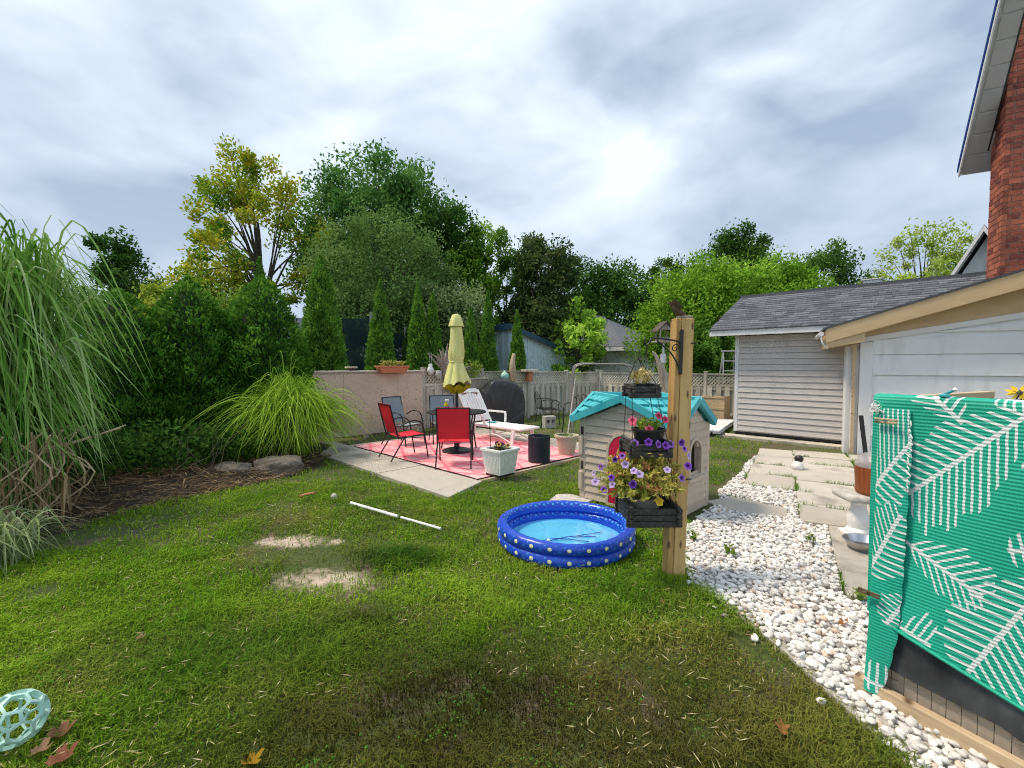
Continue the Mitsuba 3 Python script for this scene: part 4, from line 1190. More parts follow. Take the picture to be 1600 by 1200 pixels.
# ornamental grasses
def blades(rs, n, x, y, r0, H, reach, drop, w, cols, bias=None, k=13, peak=.58, hp=1.7):
    """arching blades: up to a height H, over by a reach, then down by a drop"""
    th = rs.uniform(0, 6.283, n)
    if bias is not None:
        th = np.where(rs.random(n) < bias[1], rs.normal(bias[0], .75, n), th)
    r, a2 = r0 * np.sqrt(rs.random(n)), rs.uniform(0, 6.283, n)
    base = np.stack([x + r * np.cos(a2), y + r * np.sin(a2), np.full(n, .0)], -1)
    q = rs.random(n)
    Hn = H * (.45 + .57 * q) * rs.uniform(.85, 1.05, n)
    rn = reach * rs.uniform(.25, 1.0, n) * (.85 + .25 * q)
    dn = drop * rs.uniform(.35, 1.1, n) * Hn / H
    tw = rs.normal(0, .35, n)
    pth = np.zeros((n, k, 3))
    for i in range(k):
        f = i / (k - 1)
        hz = rn * f ** hp
        z = Hn * (1 - (1 - f / peak) ** 2) if f < peak else Hn - dn * ((f - peak) / (1 - peak)) ** 1.6
        t2 = th + tw * f
        pth[:, i] = base + np.stack([hz * np.cos(t2), hz * np.sin(t2), np.maximum(z, .02 + 0 * hz)], -1)
    side = np.stack([-np.sin(th), np.cos(th), rs.normal(0, .45, n)], -1)
    prof = np.interp(np.linspace(0, 1, k), [0, .15, .35, .6, .85, 1], [.5, .8, 1, .95, .55, .05])
    m = ribbons(pth, w * prof, unit(side) * rs.uniform(.65, 1.3, n)[:, None])
    cl = np.array(cols)
    t = np.clip(rs.normal(.5, .28, n), 0, .999) * (len(cl) - 1)
    i = t.astype(int)
    c = cl[i] * (1 - (t - i)[:, None]) + cl[np.minimum(i + 1, len(cl) - 1)] * (t - i)[:, None]
    return m, np.repeat(c, 2 * k, 0)


rs = np.random.default_rng(42)
k = thing('ornamental_grass', 'tall arching ornamental grass with drooping blades at the left edge', 'ornamental grass')
SILV = [(.08, .21, .03), (.17, .36, .06), (.33, .52, .15), (.52, .64, .34)]
m1 = blades(rs, 1000, -5.45, 4.75, .55, 3.05, 1.02, 1.5, .027, SILV, bias=(-.1, .55), peak=.52, hp=1.5)
m2 = blades(rs, 620, -5.35, 4.6, .55, 2.2, 1.0, 1.6, .023, SILV, bias=(-.3, .5), peak=.5, hp=1.4)
m3_ = blades(rs, 420, -6.0, 5.1, .6, 3.3, 1.3, 1.9, .027, SILV, peak=.47, hp=1.35)
mm, cc_ = catc([m1, m2, m3_])
part(k, 'blades', mm, 'blade', kind='stuff', color=cc_)
m4 = blades(rs, 90, -5.0, 4.5, .5, .95, .8, .85, .022, [(.28, .20, .10), (.40, .30, .16), (.20, .14, .07)])
part(k, 'dead_leaves', m4[0], 'blade', kind='stuff', label='dry tan leaves at the foot', color=m4[1])
part(k, 'stems', cat([tube(bez([(-5.1 + rs.normal(0, .3), 4.55 + rs.normal(0, .22), 0), (-5.05 + rs.normal(0, .3), 4.55 + rs.normal(0, .2), .5), (-5.0 + rs.normal(0, .35), 4.5 + rs.normal(0, .25), .95)], 4), .008, 5) for _ in range(60)]), 'lumber', kind='stuff')

k = thing('fountain_grass', 'bright green mounded fountain grass in front of the plywood panel', 'ornamental grass')
FG = [(.15, .30, .025), (.26, .44, .04), (.40, .58, .09)]
m1 = blades(rs, 1700, -3.75, 7.85, .26, 1.15, 1.45, .85, .015, FG, hp=1.35)
m2 = blades(rs, 900, -3.75, 7.85, .22, 1.42, 1.0, .75, .014, FG, hp=1.35)
m5 = blades(rs, 40, -3.95, 7.8, .2, 1.95, .6, .35, .011, FG)
mm, cc_ = catc([m1, m2, m5])
part(k, 'blades', mm, 'blade', kind='stuff', color=cc_)

k = thing('ribbon_grass', 'pale striped low grass clump at the left edge of the lawn', 'ornamental grass')
m1 = blades(rs, 260, -4.2, 3.6, .30, .42, .55, .40, .014, [(.16, .25, .07), (.30, .38, .18), (.38, .40, .24)])
part(k, 'blades', m1[0], 'blade', kind='stuff', color=m1[1])

# straw and low leaves lying over the planting bed
n = 5200
x, y = rs.uniform(-5.6, -3.1, n), rs.uniform(4.1, 8.0, n)
ok = shapely.contains_xy(BED.buffer(.12), x, y)
x, y = x[ok], y[ok]
n = len(x)
th = rs.uniform(0, 6.283, n)
zt3 = np.full(n, .13) + rs.uniform(0, .04, n) - .12 * np.clip(1 - shapely.distance(shapely.points(x, y), BED.exterior) / .7, 0, 1)
c = np.stack([x, y, zt3], -1)
m, vc = leafquads(c, rs.uniform(.06, .30, n), rs.uniform(.006, .016, n), np.stack([np.cos(th), np.sin(th), rs.normal(0, .2, n)], -1), unit(rs.normal(0, .5, (n, 3)) + [0, 0, 1]), np.array([[.30, .21, .11], [.20, .13, .07], [.42, .32, .18], [.12, .08, .05]])[rs.integers(4, size=n)])
k = thing('straw_litter', 'dry straw and dead leaves lying over the planting bed', 'litter', kind='stuff')
emit(k, m, 'blade', color=vc)
for i, (lab, x, y, w, h) in enumerate((('dark leafy undergrowth at the foot of the hedge right of the tall grass', -4.9, 6.5, .85, .75), ('dark leafy undergrowth behind the two boulders', -4.25, 7.1, .7, .7), ('dark leafy undergrowth just behind the pale ribbon grass', -5.5, 5.6, .9, .8))):
    k = thing('undergrowth', lab, 'undergrowth')
    plant(k, 'leaves', 300 + i, x, y, .05, w, h, 1500, .10, [(.025, .08, .015), (.05, .13, .022), (.085, .19, .035)])

# dry vines hanging in the dark gap under the hedge, rocks at the bed's edge
for i, (lab, x0, x1, y) in enumerate((('dry pale vine stems in the dark gap right of the tall ornamental grass', -5.0, -4.3, 5.6), ('dry pale vine stems in front of the middle hedge cedar', -4.5, -3.9, 6.1), ('dry pale vine stems beside the fountain grass', -4.0, -3.5, 6.75))):
    k = thing('dry_vine', lab, 'vine')
    for j in range(4):
        x = rs.uniform(x0, x1)
        p = [(x, y + rs.normal(0, .12), .02)]
        for q in range(4):
            p.append((p[-1][0] + rs.normal(.06, .09), p[-1][1] + rs.normal(.04, .06), p[-1][2] + rs.uniform(.10, .32)))
        if rs.random() < .5:
            p.append((p[-1][0] + rs.normal(.25, .1), p[-1][1] - .05, p[-1][2] - rs.uniform(0, .35)))
        part(k, 'stem', tube(bez(p, 5), np.linspace(.005, .0025, len(bez(p, 5))), 5), 'bark')


def rock(label, x, y, sx, sy, sz, seed, deg=0):
    ic = trimesh.creation.icosphere(subdivisions=3)
    v = np.array(ic.vertices)
    v = v * (1 + .9 * (meshkit.fbm(v * 1.7 + seed * 5, 5, seed)[:, None] - .5))
    v = np.sign(v) * np.abs(v) ** .85
    whole('rock', label, 'rock', (v * [sx, sy, sz], np.array(ic.faces)), 'rock', M=MT(x, y, sz * .45, deg), smooth=True)


rock('flat topped boulder under the fountain grass', -3.46, 6.78, .33, .26, .17, 1, 20)
rock('dark boulder left of the boulder under the fountain grass', -4.02, 6.55, .27, .22, .14, 2, -15)
# ------------------------------------------------------------------ patio furniture
def arc3(a, b, c, n=8):
    return bez([a, b, c], n)


def chair(label, x, y, fx, fy, sling, group):
    deg = math.degrees(math.atan2(fy, fx)) - 90
    M = MT(x, y, .036, deg)
    k = thing('patio_chair', label, 'chair', group)
    fr = .0125
    for s in (-1, 1):
        X = .265 * s
        part(k, 'leg', tube([(X, -.36, 0), (X * .97, -.10, .40)], fr * .95, 8), 'black_metal', M=M, smooth=50)
        part(k, 'leg', tube(bez([(X, .30, 0), (X, .245, .36), (X, .20, .56), (X * 1.03, .10, .635), (X * 1.03, -.05, .63), (X, -.205, .555)], 6), fr, 8), 'black_metal', M=M, smooth=50)
        part(k, 'frame', tube(bez([(X * .94, .27, .40), (X * .94, .05, .385), (X * .94, -.19, .37), (X * .94, -.235, .42), (X * .94, -.36, .92)], 5), fr, 8), 'black_metal', M=M, smooth=50)
        part(k, 'strut', tube([(X * .96, -.14, .39), (X, .24, .33)], .008, 6), 'black_metal', M=M)
    for q in ((.25, .27, .398), (.25, -.11, .372), (.245, -.362, .915)):
        part(k, 'crossbar', tube([(-q[0], q[1], q[2]), q], .011, 8), 'black_metal', M=M)
    g = np.zeros((9, 5, 3))
    pth = bez([(.28, .41), (.05, .392), (-.17, .383)], 4)
    g = np.array([[(xx, p[0], p[1] - .012 * (1 - (xx / .245) ** 2)) for xx in np.linspace(-.245, .245, 7)] for p in pth])
    part(k, 'seat', sheet(g, .004), sling, M=M, smooth=60)
    g = np.array([[(xx, -.212 - t * .152 - .022 * (1 - (xx / .245) ** 2) * math.sin(math.pi * min(1, t * 1.1)), .43 + t * .50) for xx in np.linspace(-.245, .245, 7)] for t in np.linspace(0, 1, 9)])
    part(k, 'backrest', sheet(g, .004), sling, M=M, smooth=60)
    return k


CGP = 'sling patio chairs around the table'
chair('red sling patio chair with its back to the camera', -.90, 7.22, -.05, 1, 'red_sling', CGP)
chair('red sling patio chair left of the table seen from its side', -1.82, 7.78, .80, .60, 'red_sling', CGP)
chair('blue grey sling patio chair beside the plywood panel', -2.13, 9.08, .85, -.52, 'blue_grey_sling', CGP)
chair('blue grey sling patio chair behind the table', -1.38, 9.35, .30, -.95, 'blue_grey_sling', CGP)

k = thing('patio_table', 'round black patio table in the middle of the chairs', 'table')
M = MT(-1.0, 8.3, .034)
part(k, 'tabletop', cat(lathe([(.035, .715), (.50, .715), (.50, .722), (.035, .722)], 40)), 'black_metal', M=M)
part(k, 'rim', torus(.515, .017, .716, 48, 8), 'black_metal', M=M, smooth=True)
for i in range(4):
    a = math.pi / 4 + i * math.pi / 2
    c, s = math.cos(a), math.sin(a)
    part(k, 'leg', tube(bez([(.46 * c, .46 * s, 0), (.40 * c, .40 * s, .35), (.44 * c, .44 * s, .705)], 5), .014, 8), 'black_metal', M=M, smooth=50)
part(k, 'ring', torus(.30, .008, .30, 32, 6), 'black_metal', M=M)

k = thing('patio_umbrella', 'closed lime green patio umbrella standing through the table', 'umbrella')
part(k, 'pole', tube([(0, 0, 0), (0, 0, 2.46)], .021, 12), 'black_metal', M=M)
part(k, 'base', lathe([(1e-4, 0), (.26, 0), (.265, .02), (.22, .045), (.10, .06), (.05, .09), (.04, .28), (.022, .29)], 36, lambda z, a: 1 + .03 * np.cos(a * 12) * (z < .05)), 'black_metal', M=M, smooth=40)
fold = lambda z, a: 1 + (.20 * np.clip((2.3 - z) / 1.0, .15, 1)) * np.abs(np.sin(a * 4 + .4 + z * .8)) ** .7 * 1.3 - .14 + .06 * np.sin(a * 3 + z * 7)
prof = [(.03, 2.46), (.07, 2.44), (.10, 2.34), (.115, 2.22), (.125, 2.10), (.137, 1.95), (.147, 1.8), (.142, 1.68), (.118, 1.62), (.138, 1.56), (.165, 1.45), (.195, 1.32), (.222, 1.20), (.226, 1.165)]
v, f = lathe(prof, 64, fold)
low = np.clip((1.5 - v[:, 2]) / .35, 0, 1)
ang = np.arctan2(v[:, 1], v[:, 0])
v[:, 2] += low * (.075 * np.cos(ang + .6) + .055 * np.abs(np.sin(ang * 4 + .4)))
part(k, 'canopy', (v, f), 'lime_cloth', M=M, smooth=True)
v2, f2 = lathe([(.22, 1.19), (.18, 1.16), (.10, 1.09), (.04, 1.07)], 64, fold)
scene['mat_lime_inner'] = two({'type': 'diffuse', 'reflectance': rgb(.50, .46, .03)})
part(k, 'lining', (v2 + np.array([0, 0, .02]) + np.c_[np.zeros((len(v2), 2)), .06 * np.abs(np.sin(np.arctan2(v2[:, 1], v2[:, 0]) * 4 + .4)) - .05], f2), 'lime_inner', M=M, smooth=True, label='yellow inside of the folded canopy hem')
part(k, 'top_flap', lathe([(.02, 2.475), (.075, 2.455), (.105, 2.36), (.132, 2.255), (.127, 2.25)], 48, lambda z, a: 1 + .06 * np.sin(a * 6) * (z < 2.4)), 'lime_cloth', M=M, smooth=True)
part(k, 'tie_band', torus(.118, .012, 1.62, 32, 6), 'lime_cloth', M=M)
part(k, 'finial', lathe([(1e-4, 2.52), (.018, 2.51), (.02, 2.48), (.01, 2.46)], 10), 'black_metal', M=M)

k = thing('spray_bottle', 'lime green bottle with a purple label on the patio table', 'bottle')
Mb = MT(-1.15, 8.02, .758)
part(k, 'body', lathe([(1e-4, 0), (.042, 0), (.045, .02), (.045, .09), (.036, .15), (.018, .18), (.018, .20)], 18), 'lime_inner', M=Mb, smooth=50)
scene['mat_purple'] = two({'type': 'diffuse', 'reflectance': rgb(.16, .06, .42)})
part(k, 'label', lathe([(.046, .045), (.047, .06), (.046, .115), (.0455, .12)], 18), 'purple', M=Mb)
part(k, 'nozzle', cat(cbox(-.02, .05, -.014, .014, .20, .245, .005), tube([(.045, 0, .20), (.03, 0, .17)], .005, 6)), 'white_plastic', M=Mb)
whole('candle_jar', 'small dark red jar beside the lime bottle', 'jar', lathe([(1e-4, 0), (.03, 0), (.034, .05), (.03, .07), (1e-4, .07)], 14), 'red_sling', M=MT(-1.03, 8.12, .758))

# white plastic chaise longue along the rug's far edge; local x towards its foot end
k = thing('chaise_longue', 'white plastic sun lounger with raised slatted back', 'sun lounger')
M = MT(-.62, 9.93, .03, -YARD + 3)
part(k, 'seat_frame', cat([cbox(-.10, 1.28, s * .27 - .03, s * .27 + .03, .285, .33, .01) for s in (-1, 1)] + [cbox(1.24, 1.33, -.30, .30, .285, .328, .012)]), 'white_plastic', M=M)
for i in range(12):
    part(k, 'slat', cbox(-.06 + i * .108, .026 + i * .108, -.238, .238, .308, .332, .006), 'white_plastic', M=M)
ba = math.radians(58)
bk = lambda t, x, d=0: (-.05 - t * math.cos(ba) - d * math.sin(ba), x, .33 + t * math.sin(ba) - d * math.cos(ba))
for i in range(7):
    yy = -.225 + i * .075
    part(k, 'back_slat', hexa([bk(t, y, d) for t in (.05, .74 - .02 * abs(i - 3)) for y in (yy - .027, yy + .027) for d in (0, .022)]), 'white_plastic', M=M)
part(k, 'back_frame', cat([hexa([bk(t, y, d) for t in (0, .80) for y in (s * .285 - .03, s * .285 + .03) for d in (-.006, .03)]) for s in (-1, 1)] + [hexa([bk(t, y, d) for t in (.745, .835) for y in (-.255, .255) for d in (-.004, .028)])]), 'white_plastic', M=M)
for s in (-1, 1):
    part(k, 'armrest', cat(hexa([(x, y, z) for x in (-.22, .30) for y in (s * .36 - .045, s * .36 + .045) for z in (.53, .56)]), tube(bez([(.28, s * .36, .545), (.33, s * .35, .50), (.36, s * .31, .34)], 5), .026, 8), tube([(-.2, s * .36, .535), (-.24, s * .29, .36)], .022, 8)), 'white_plastic', M=M)
    for xx in (.02, 1.12):
        part(k, 'leg', hexa([(xx + dx, s * (.28 + sp) + dy, z) for dx in (-.035, .035) for dy in (-.016, .016) for z, sp in ((0, .05), (.29, 0))]), 'white_plastic', M=M)
    part(k, 'leg_brace', tube(bez([(.05, s * .30, .03), (.55, s * .27, .16), (1.1, s * .30, .03)], 5), .014, 6), 'white_plastic', M=M)
whole('folded_cloth', 'small teal cloth lying on the white lounger', 'cloth', sheet(np.array([[(x, y, .015 * math.sin(20 * x) * math.cos(17 * y) + .02) for y in np.linspace(-.07, .07, 7)] for x in np.linspace(-.1, .1, 9)]), .012), 'turquoise', M=M @ MT(.22, .05, .335, 30), smooth=True)

# covered grill
k = thing('grill', 'barbecue grill under a black fitted cover', 'grill')
M = MT(-.27, 11.95, 0, 12)
prof_xz = [(-.50, .06), (-.53, .5), (-.53, .90), (-.46, .96), (-.36, 1.12), (-.22, 1.23), (.02, 1.235), (.24, 1.17), (.40, 1.08), (.53, .90), (.56, .5), (.53, .06)]
pp = bez([(x, 0, z) for x, z in prof_xz], 4)[:, [0, 2]]
rows = []
for t, sc_, dz in ((0, .90, -.05), (.06, .97, -.012), (.14, .985, 0), (.5, 1.0, .012), (.86, .985, 0), (.94, .97, -.012), (1, .90, -.05)):
    yv = -.33 + .66 * t
    rows.append([(x * (1 if .1 < t < .9 else .96), yv * (1.06 if z < .5 else 1), .06 + (z - .06) * (sc_ if z > .9 else 1) * (1 if z < .9 else 1) + dz) for x, z in pp])
g = np.array(rows)
for i in (0, 6):
    g[i, :, 1] *= .93
v, f = sheet(g)
fr_ = []
for row in (g[0], g[-1]):
    c = len(v)
    n = len(row)
    v = np.vstack([v, row, [[row[:, 0].mean(), row[0, 1], .06]]])
    fr_ += [[c + i, c + i + 1, c + n] for i in range(n - 1)]
m = trimesh.Trimesh(v, np.vstack([f, fr_]), process=True)
m = m.subdivide().subdivide()
v = np.array(m.vertices)
nz = meshkit.fbm(v * [5, 5, 2.2] + 3, 4, 9)[:, None] - .5
v = v + m.vertex_normals * nz * .10 * np.clip(v[:, 2:3] * 1.2, .3, 1)
part(k, 'cover', (v, np.array(m.faces)), 'cover_black', M=M, smooth=50)
part(k, 'wheel', cat([tube([(s * .42, -.26, .05), (s * .46, -.26, .05)], .05, 12) for s in (-1, 1)]), 'black_metal', M=M)

# pots on the rug

def bloom(r, col, eye, nrm, c, petals=5, cup=.35):
    """a trumpet flower: a five-lobed cup with a dark throat"""
    nrm = unit(np.asarray(nrm, float))
    a = unit(np.cross(nrm, [.3, .2, .93]))
    b = np.cross(nrm, a)
    k = petals * 4
    vs, cs = [np.asarray(c) - nrm * r * cup], [eye]
    for ring, (rr, h) in enumerate(((.35, -.12), (.75, .0), (1.0, -.03))):
        for i in range(k):
            t = i * 2 * np.pi / k
            q = rr * r * (1 + (.13 * np.cos(t * petals) if ring == 2 else 0))
            vs.append(np.asarray(c) + q * (np.cos(t) * a + np.sin(t) * b) + nrm * r * (h + (.05 * np.sin(t * 7) if ring == 2 else 0)))
            cs.append(eye if ring == 0 else col if ring == 2 else np.array(col) * .8 + np.array(eye) * .2)
    f = [[0, 1 + i, 1 + (i + 1) % k] for i in range(k)]
    for ring in range(2):
        o = 1 + ring * k
        for i in range(k):
            f += [[o + i, o + k + i, o + k + (i + 1) % k], [o + i, o + k + (i + 1) % k, o + (i + 1) % k]]
    return (np.array(vs), np.array(f)), np.array(cs, float)


k = thing('square_planter', 'square white plastic planter with dark purple pansies on the rug corner', 'planter')
M = MT(-.17, 6.52, .036, YARD + 2)
part(k, 'base', cbox(-.145, .145, -.145, .145, 0, .035, .004), 'black_metal', M=M)
bd = lambda z: .15 + .035 * (z - .03) / .32
part(k, 'tub', cat(hexa([(sx * bd(z), sy * bd(z), z) for sx in (-1, 1) for sy in (-1, 1) for z in (.03, .35)])), 'planter_white', M=M)
for side in range(4):
    part(k, 'rib_panel', cat([hexa([(xx * bd(z) / bd(.3) + w, s_ * bd(z) + e, z) for xx in (-.12 + i * .03,) for w in (0, .016) for s_, e in ((-1, -.006), (-1, -.0005)) for z in (.06, .31)]) for i in range(9)]), 'planter_white', M=M @ MT(0, 0, 0, 90 * side))
part(k, 'rim', cat([cbox(-.205, .205, -.205, -.165, .345, .385, .006), cbox(-.205, .205, .165, .205, .345, .385, .006), cbox(-.205, -.165, -.1645, .1645, .345, .385, .006), cbox(.165, .205, -.1645, .1645, .345, .385, .006)]), 'planter_white', M=M)
part(k, 'potting_soil', box(-.164, .164, -.164, .164, .33, .362), 'mulch', M=M)
k2 = thing('pansy', 'dark purple and yellow pansies growing in the square white planter', 'flower')
plant(k2, 'leaves', 5, -.17, 6.52, .40, .10, .08, 60, .05, [(.10, .19, .03), (.16, .26, .05)])
rs = np.random.default_rng(3)
for i in range(9):
    c = np.array([-.17 + rs.normal(0, .055), 6.50 + rs.normal(0, .05), .44 + rs.uniform(0, .05)])
    (m, vc) = bloom(.034, (.10, .01, .10) if i % 3 else (.55, .36, .06), (.03, .0, .03), (rs.normal(0, .5), -1, .8), c)
    part(k2, 'flower', m, 'matte', color=vc)
whole('plant_stake', 'thin dark metal stake standing in the square white planter', 'stake', tube([(0, 0, .34), (-.02, 0, .80)], .006, 6), 'iron', M=MT(-.30, 6.52, .03))

k = thing('cylinder_planter', 'dark navy cylindrical planter on the rug', 'planter')
M = MT(.44, 7.42, .034)
part(k, 'wall', lathe([(1e-4, 0), (.172, 0), (.178, .01), (.180, .40), (.178, .415), (.165, .415), (.160, .405), (.158, .06), (1e-4, .06)], 40), 'navy_resin', M=M, smooth=40)
part(k, 'rim', torus(.171, .010, .415, 40, 8), 'navy_resin', M=M, smooth=True)
k = thing('round_pot', 'beige round plant pot with a wide lip beside the playhouse', 'pot')
M = MT(.96, 8.05, .034)
part(k, 'bowl', lathe([(1e-4, 0), (.125, 0), (.135, .015), (.165, .14), (.185, .27), (.19, .30), (.17, .30), (.165, .26), (1e-4, .26)], 40), 'beige_resin', M=M, smooth=40)
part(k, 'lip', lathe([(.19, .295), (.212, .30), (.218, .32), (.21, .34), (.185, .34), (.175, .30)], 40), 'beige_resin', M=M, smooth=50)
part(k, 'potting_soil', disc(.17, .285, 24), 'mulch', M=M)
plant(k, 'seedlings', 8, .96, 8.05, .32, .15, .07, 70, .05, [(.10, .19, .03), (.17, .28, .05)])
whole('garden_rake_pole', 'long grey metal pole leaning behind the beige pot', 'pole', tube([(.99, 8.45, .02), (1.42, 10.3, 1.28)], .016, 8), 'grey_metal')

# pipe frame, iron seats, concrete block
M = MT(1.34, 10.1, 0, -4)
k = thing('pipe_arch', 'bent grey metal pipe frame standing behind the playhouse', 'frame')
for yy in (0, .5):
    part(k, 'hoop', tube(bez([(0, yy, -.02), (0, yy, 1.0), (.02, yy, 1.46), (.16, yy, 1.60 + .02 * (yy > 0)), (.66, yy, 1.62), (1.16, yy, 1.60), (1.31, yy, 1.46), (1.33, yy, 1.0), (1.33, yy, -.02)], 6), .019, 8), 'grey_metal', M=M, smooth=50)
part(k, 'crosspiece', cat(tube([(1.31, 0, 1.46), (1.31, .5, 1.46)], .013, 6), tube([(.02, 0, 1.46), (.02, .5, 1.46)], .013, 6), tube([(1.33, 0, .6), (1.33, .5, 1.3)], .010, 6)), 'grey_metal', M=M)


def iron_seat(label, x, y, deg, w):
    k = thing('iron_bench', label, 'bench')
    M = MT(x, y, 0, deg)
    fr = .013
    part(k, 'seat', cat([tube([(-w / 2, yy, .42), (w / 2, yy, .42)], .009, 6) for yy in np.linspace(-.2, .22, 8)] + [tube([(xx, -.2, .42), (xx, .22, .42)], .011, 6) for xx in (-w / 2, w / 2)]), 'iron', M=M)
    bp = [tube(bez([(-w / 2, -.22, .42), (-w / 2, -.27, .72), (-w / 4, -.30, .84), (0, -.31, .88), (w / 4, -.30, .84), (w / 2, -.27, .72), (w / 2, -.22, .42)], 6), fr, 6)]
    for i in range(5):
        xx = -w / 2 + w * (i + 1) / 6
        bp.append(tube(bez([(xx, -.22, .42), (xx + .05, -.25, .56), (xx - .05, -.27, .68), (xx, -.295, .83)], 5), .007, 5))
    part(k, 'backrest', cat(bp), 'iron', M=M)
    for s in (-1, 1):
        part(k, 'armrest', tube(bez([(s * w / 2, -.26, .66), (s * w / 2, -.05, .68), (s * w / 2, .16, .66), (s * w / 2, .24, .58), (s * w / 2, .17, .54)], 5), fr, 6), 'iron', M=M)
        for yy, e in ((.22, .03), (-.2, -.06)):
            part(k, 'leg', tube(bez([(s * w / 2, yy, .56 if yy > 0 else .42), (s * w / 2, yy + e * .3, .22), (s * (w / 2 + .02), yy + e, 0)], 4), fr, 6), 'iron', M=M)
    return k


iron_seat('ornate black wrought iron bench against the left fence', .95, 12.35, -78, .62)
iron_seat('black wrought iron chair behind the playhouse roof corner', 1.55, 10.95, 150, .5)
k = thing('concrete_block', 'pale concrete block with two openings in front of the iron bench', 'block')
M = MT(.94, 11.65, 0, 20)
bm = m3.Manifold.cube((.30, .20, .30), True).translate((0, 0, .15)) - m3.Manifold.cube((.09, .3, .09), True).translate((-.07, 0, .17)) - m3.Manifold.cube((.09, .3, .09), True).translate((.07, 0, .17))
mm = bm.to_mesh()
part(k, 'body', (mm.vert_properties[:, :3], mm.tri_verts), 'stone', M=M)

# things on the fence
Mf_ = MT(-2.17, 11.25, 0, YARD)
k = thing('window_box', 'terracotta window box with yellow green plants on top of the plywood panel', 'planter')
M = Mf_ @ MT(-.95, -.10, 1.40)
part(k, 'trough', cat(hexa([(sx * (.31 if z < .1 else .37), sy * (.075 if z < .1 else .105) - .03, z) for sx in (-1, 1) for sy in (-1, 1) for z in (0.02, .15)])), 'terracotta', M=M @ MT(0, -.06, 0))
part(k, 'lip', cbox(-.385, .385, -.21, .03, .148, .178, .006), 'terracotta', M=M)
c0 = tf((np.array([[0, -.09, .18]]), None), M)[0][0]
for j, dx in enumerate((-.24, -.08, .08, .24)):
    c1 = tf((np.array([[dx, -.09, .18]]), None), M)[0][0]
    plant(k, 'plant', 30 + j, c1[0], c1[1], c1[2], .10, .12, 60, .06, [(.22, .30, .04), (.38, .40, .08), (.50, .47, .20)])
k = thing('solar_lamp', 'small pale solar lamp on the plywood panel top rail', 'lamp')
M = Mf_ @ MT(-1.85, -.02, 1.476)
part(k, 'cap', cbox(-.11, .11, -.09, .09, .05, .085, .01), 'beige_resin', M=M)
part(k, 'body', cbox(-.07, .07, -.05, .05, 0, .0495, .006), 'iron', M=M)

rs = np.random.default_rng(11)
k = thing('driftwood_root', 'grey driftwood root with splayed branches on the fence left of the parasol', 'driftwood')
M = Mf_ @ MT(.62, -.12, 1.20)
part(k, 'stump', tube(bez([(.06, 0, -.25), (.03, 0, .0), (-.02, 0, .25), (-.08, 0, .42)], 6), np.linspace(.10, .075, 19), 9), 'driftwood', M=M, smooth=60)
for i in range(11):
    a = math.radians(92 + rs.uniform(-25, 62))
    L = rs.uniform(.35, .72)
    e = np.array([math.cos(a) * L - .08, rs.uniform(-.12, .12), .40 + math.sin(a) * L * .75])
    pth_ = bez([(-.03, 0, .22), tuple((np.array([-.07, 0, .36]) + e) / 2 + rs.normal(0, .03, 3)), tuple(e)], 5)
    part(k, 'branch', tube(pth_, np.linspace(.040, .010, len(pth_)), 6), 'driftwood', M=M, smooth=60)
for i in range(6):
    L = rs.uniform(.45, .95)
    pth_ = bez([(.1, 0, .28 + .02 * i), (.1 + L * .5, rs.normal(0, .04), .30 + rs.normal(0, .05)), (.1 + L, rs.normal(0, .05), .30 + rs.normal(0, .07))], 5)
    part(k, 'branch', tube(pth_, np.linspace(.032, .012, len(pth_)), 6), 'driftwood', M=M, smooth=60)
k = thing('hanging_ornament', 'white ceramic ornament hanging on strings left of the driftwood root', 'ornament')
M = Mf_ @ MT(.12, -.14, 1.52)
part(k, 'body', cat(lathe([(1e-4, -.16), (.06, -.13), (.085, -.06), (.07, 0), (.04, .04), (.05, .08), (1e-4, .11)], 16), tf(lathe([(1e-4, -.03), (.03, 0), (1e-4, .03)], 8), MT(.07, 0, -.02))), 'white_plastic', M=M, smooth=True)
part(k, 'string', cat(tube([(-.03, 0, .1), (-.03, 0, .38)], .004, 4), tube([(.03, 0, .1), (.03, 0, .38)], .004, 4)), 'white_plastic', M=M)
whole('wall_stone', 'pale oval speckled stone ornament hung on the fence lattice', 'ornament', lathe([(1e-4, -.11), (.06, -.09), (.085, 0), (.06, .09), (1e-4, .11)], 18), 'stone', M=Mf_ @ MT(.36, -.15, 1.36), smooth=True)
k = thing('fence_planter', 'grey rectangular planter with a leafy plant hung on the fence right of the parasol', 'planter')
M = Mf_ @ MT(1.45, -.20, .98)
part(k, 'trough', hexa([(sx * (.33 if z < .1 else .40), sy * (.08 if z < .1 else .12), z) for sx in (-1, 1) for sy in (-1, 1) for z in (0, .24)]), 'grey_wood', M=M, tone=.15)
part(k, 'lip', cbox(-.42, .42, -.14, .14, .241, .27, .006), 'grey_wood', M=M, tone=.35)
c1 = tf((np.array([[0, 0, .27]]), None), M)[0][0]
plant(k, 'plant', 41, c1[0], c1[1], c1[2], .26, .48, 170, .10, [(.12, .22, .03), (.20, .32, .05), (.30, .38, .08)])
whole('glass_float', 'green glass ball ornament hung on the fence above the grill', 'ornament', lathe([(1e-4, -.12), (.08, -.09), (.125, 0), (.09, .08), (.03, .12), (.03, .16), (1e-4, .165)], 20), 'ball_rubber', M=Mf_ @ MT(2.62, -.16, 1.28), smooth=True)
k = thing('driftwood_figure', 'upright pinkish driftwood piece on top of the fence above the grill', 'driftwood')
part(k, 'trunk', tube(bez([(0, 0, -.42), (.02, 0, -.2), (-.01, 0, .1), (.05, 0, .40)], 6), np.r_[np.linspace(.07, .10, 9), np.linspace(.10, .05, 10)], 9), 'lumber', M=Mf_ @ MT(2.98, -.12, 1.52), tone=.5, smooth=True)
k = thing('birdhouse', 'small peach box with a grey plank roof on the fence top', 'birdhouse')
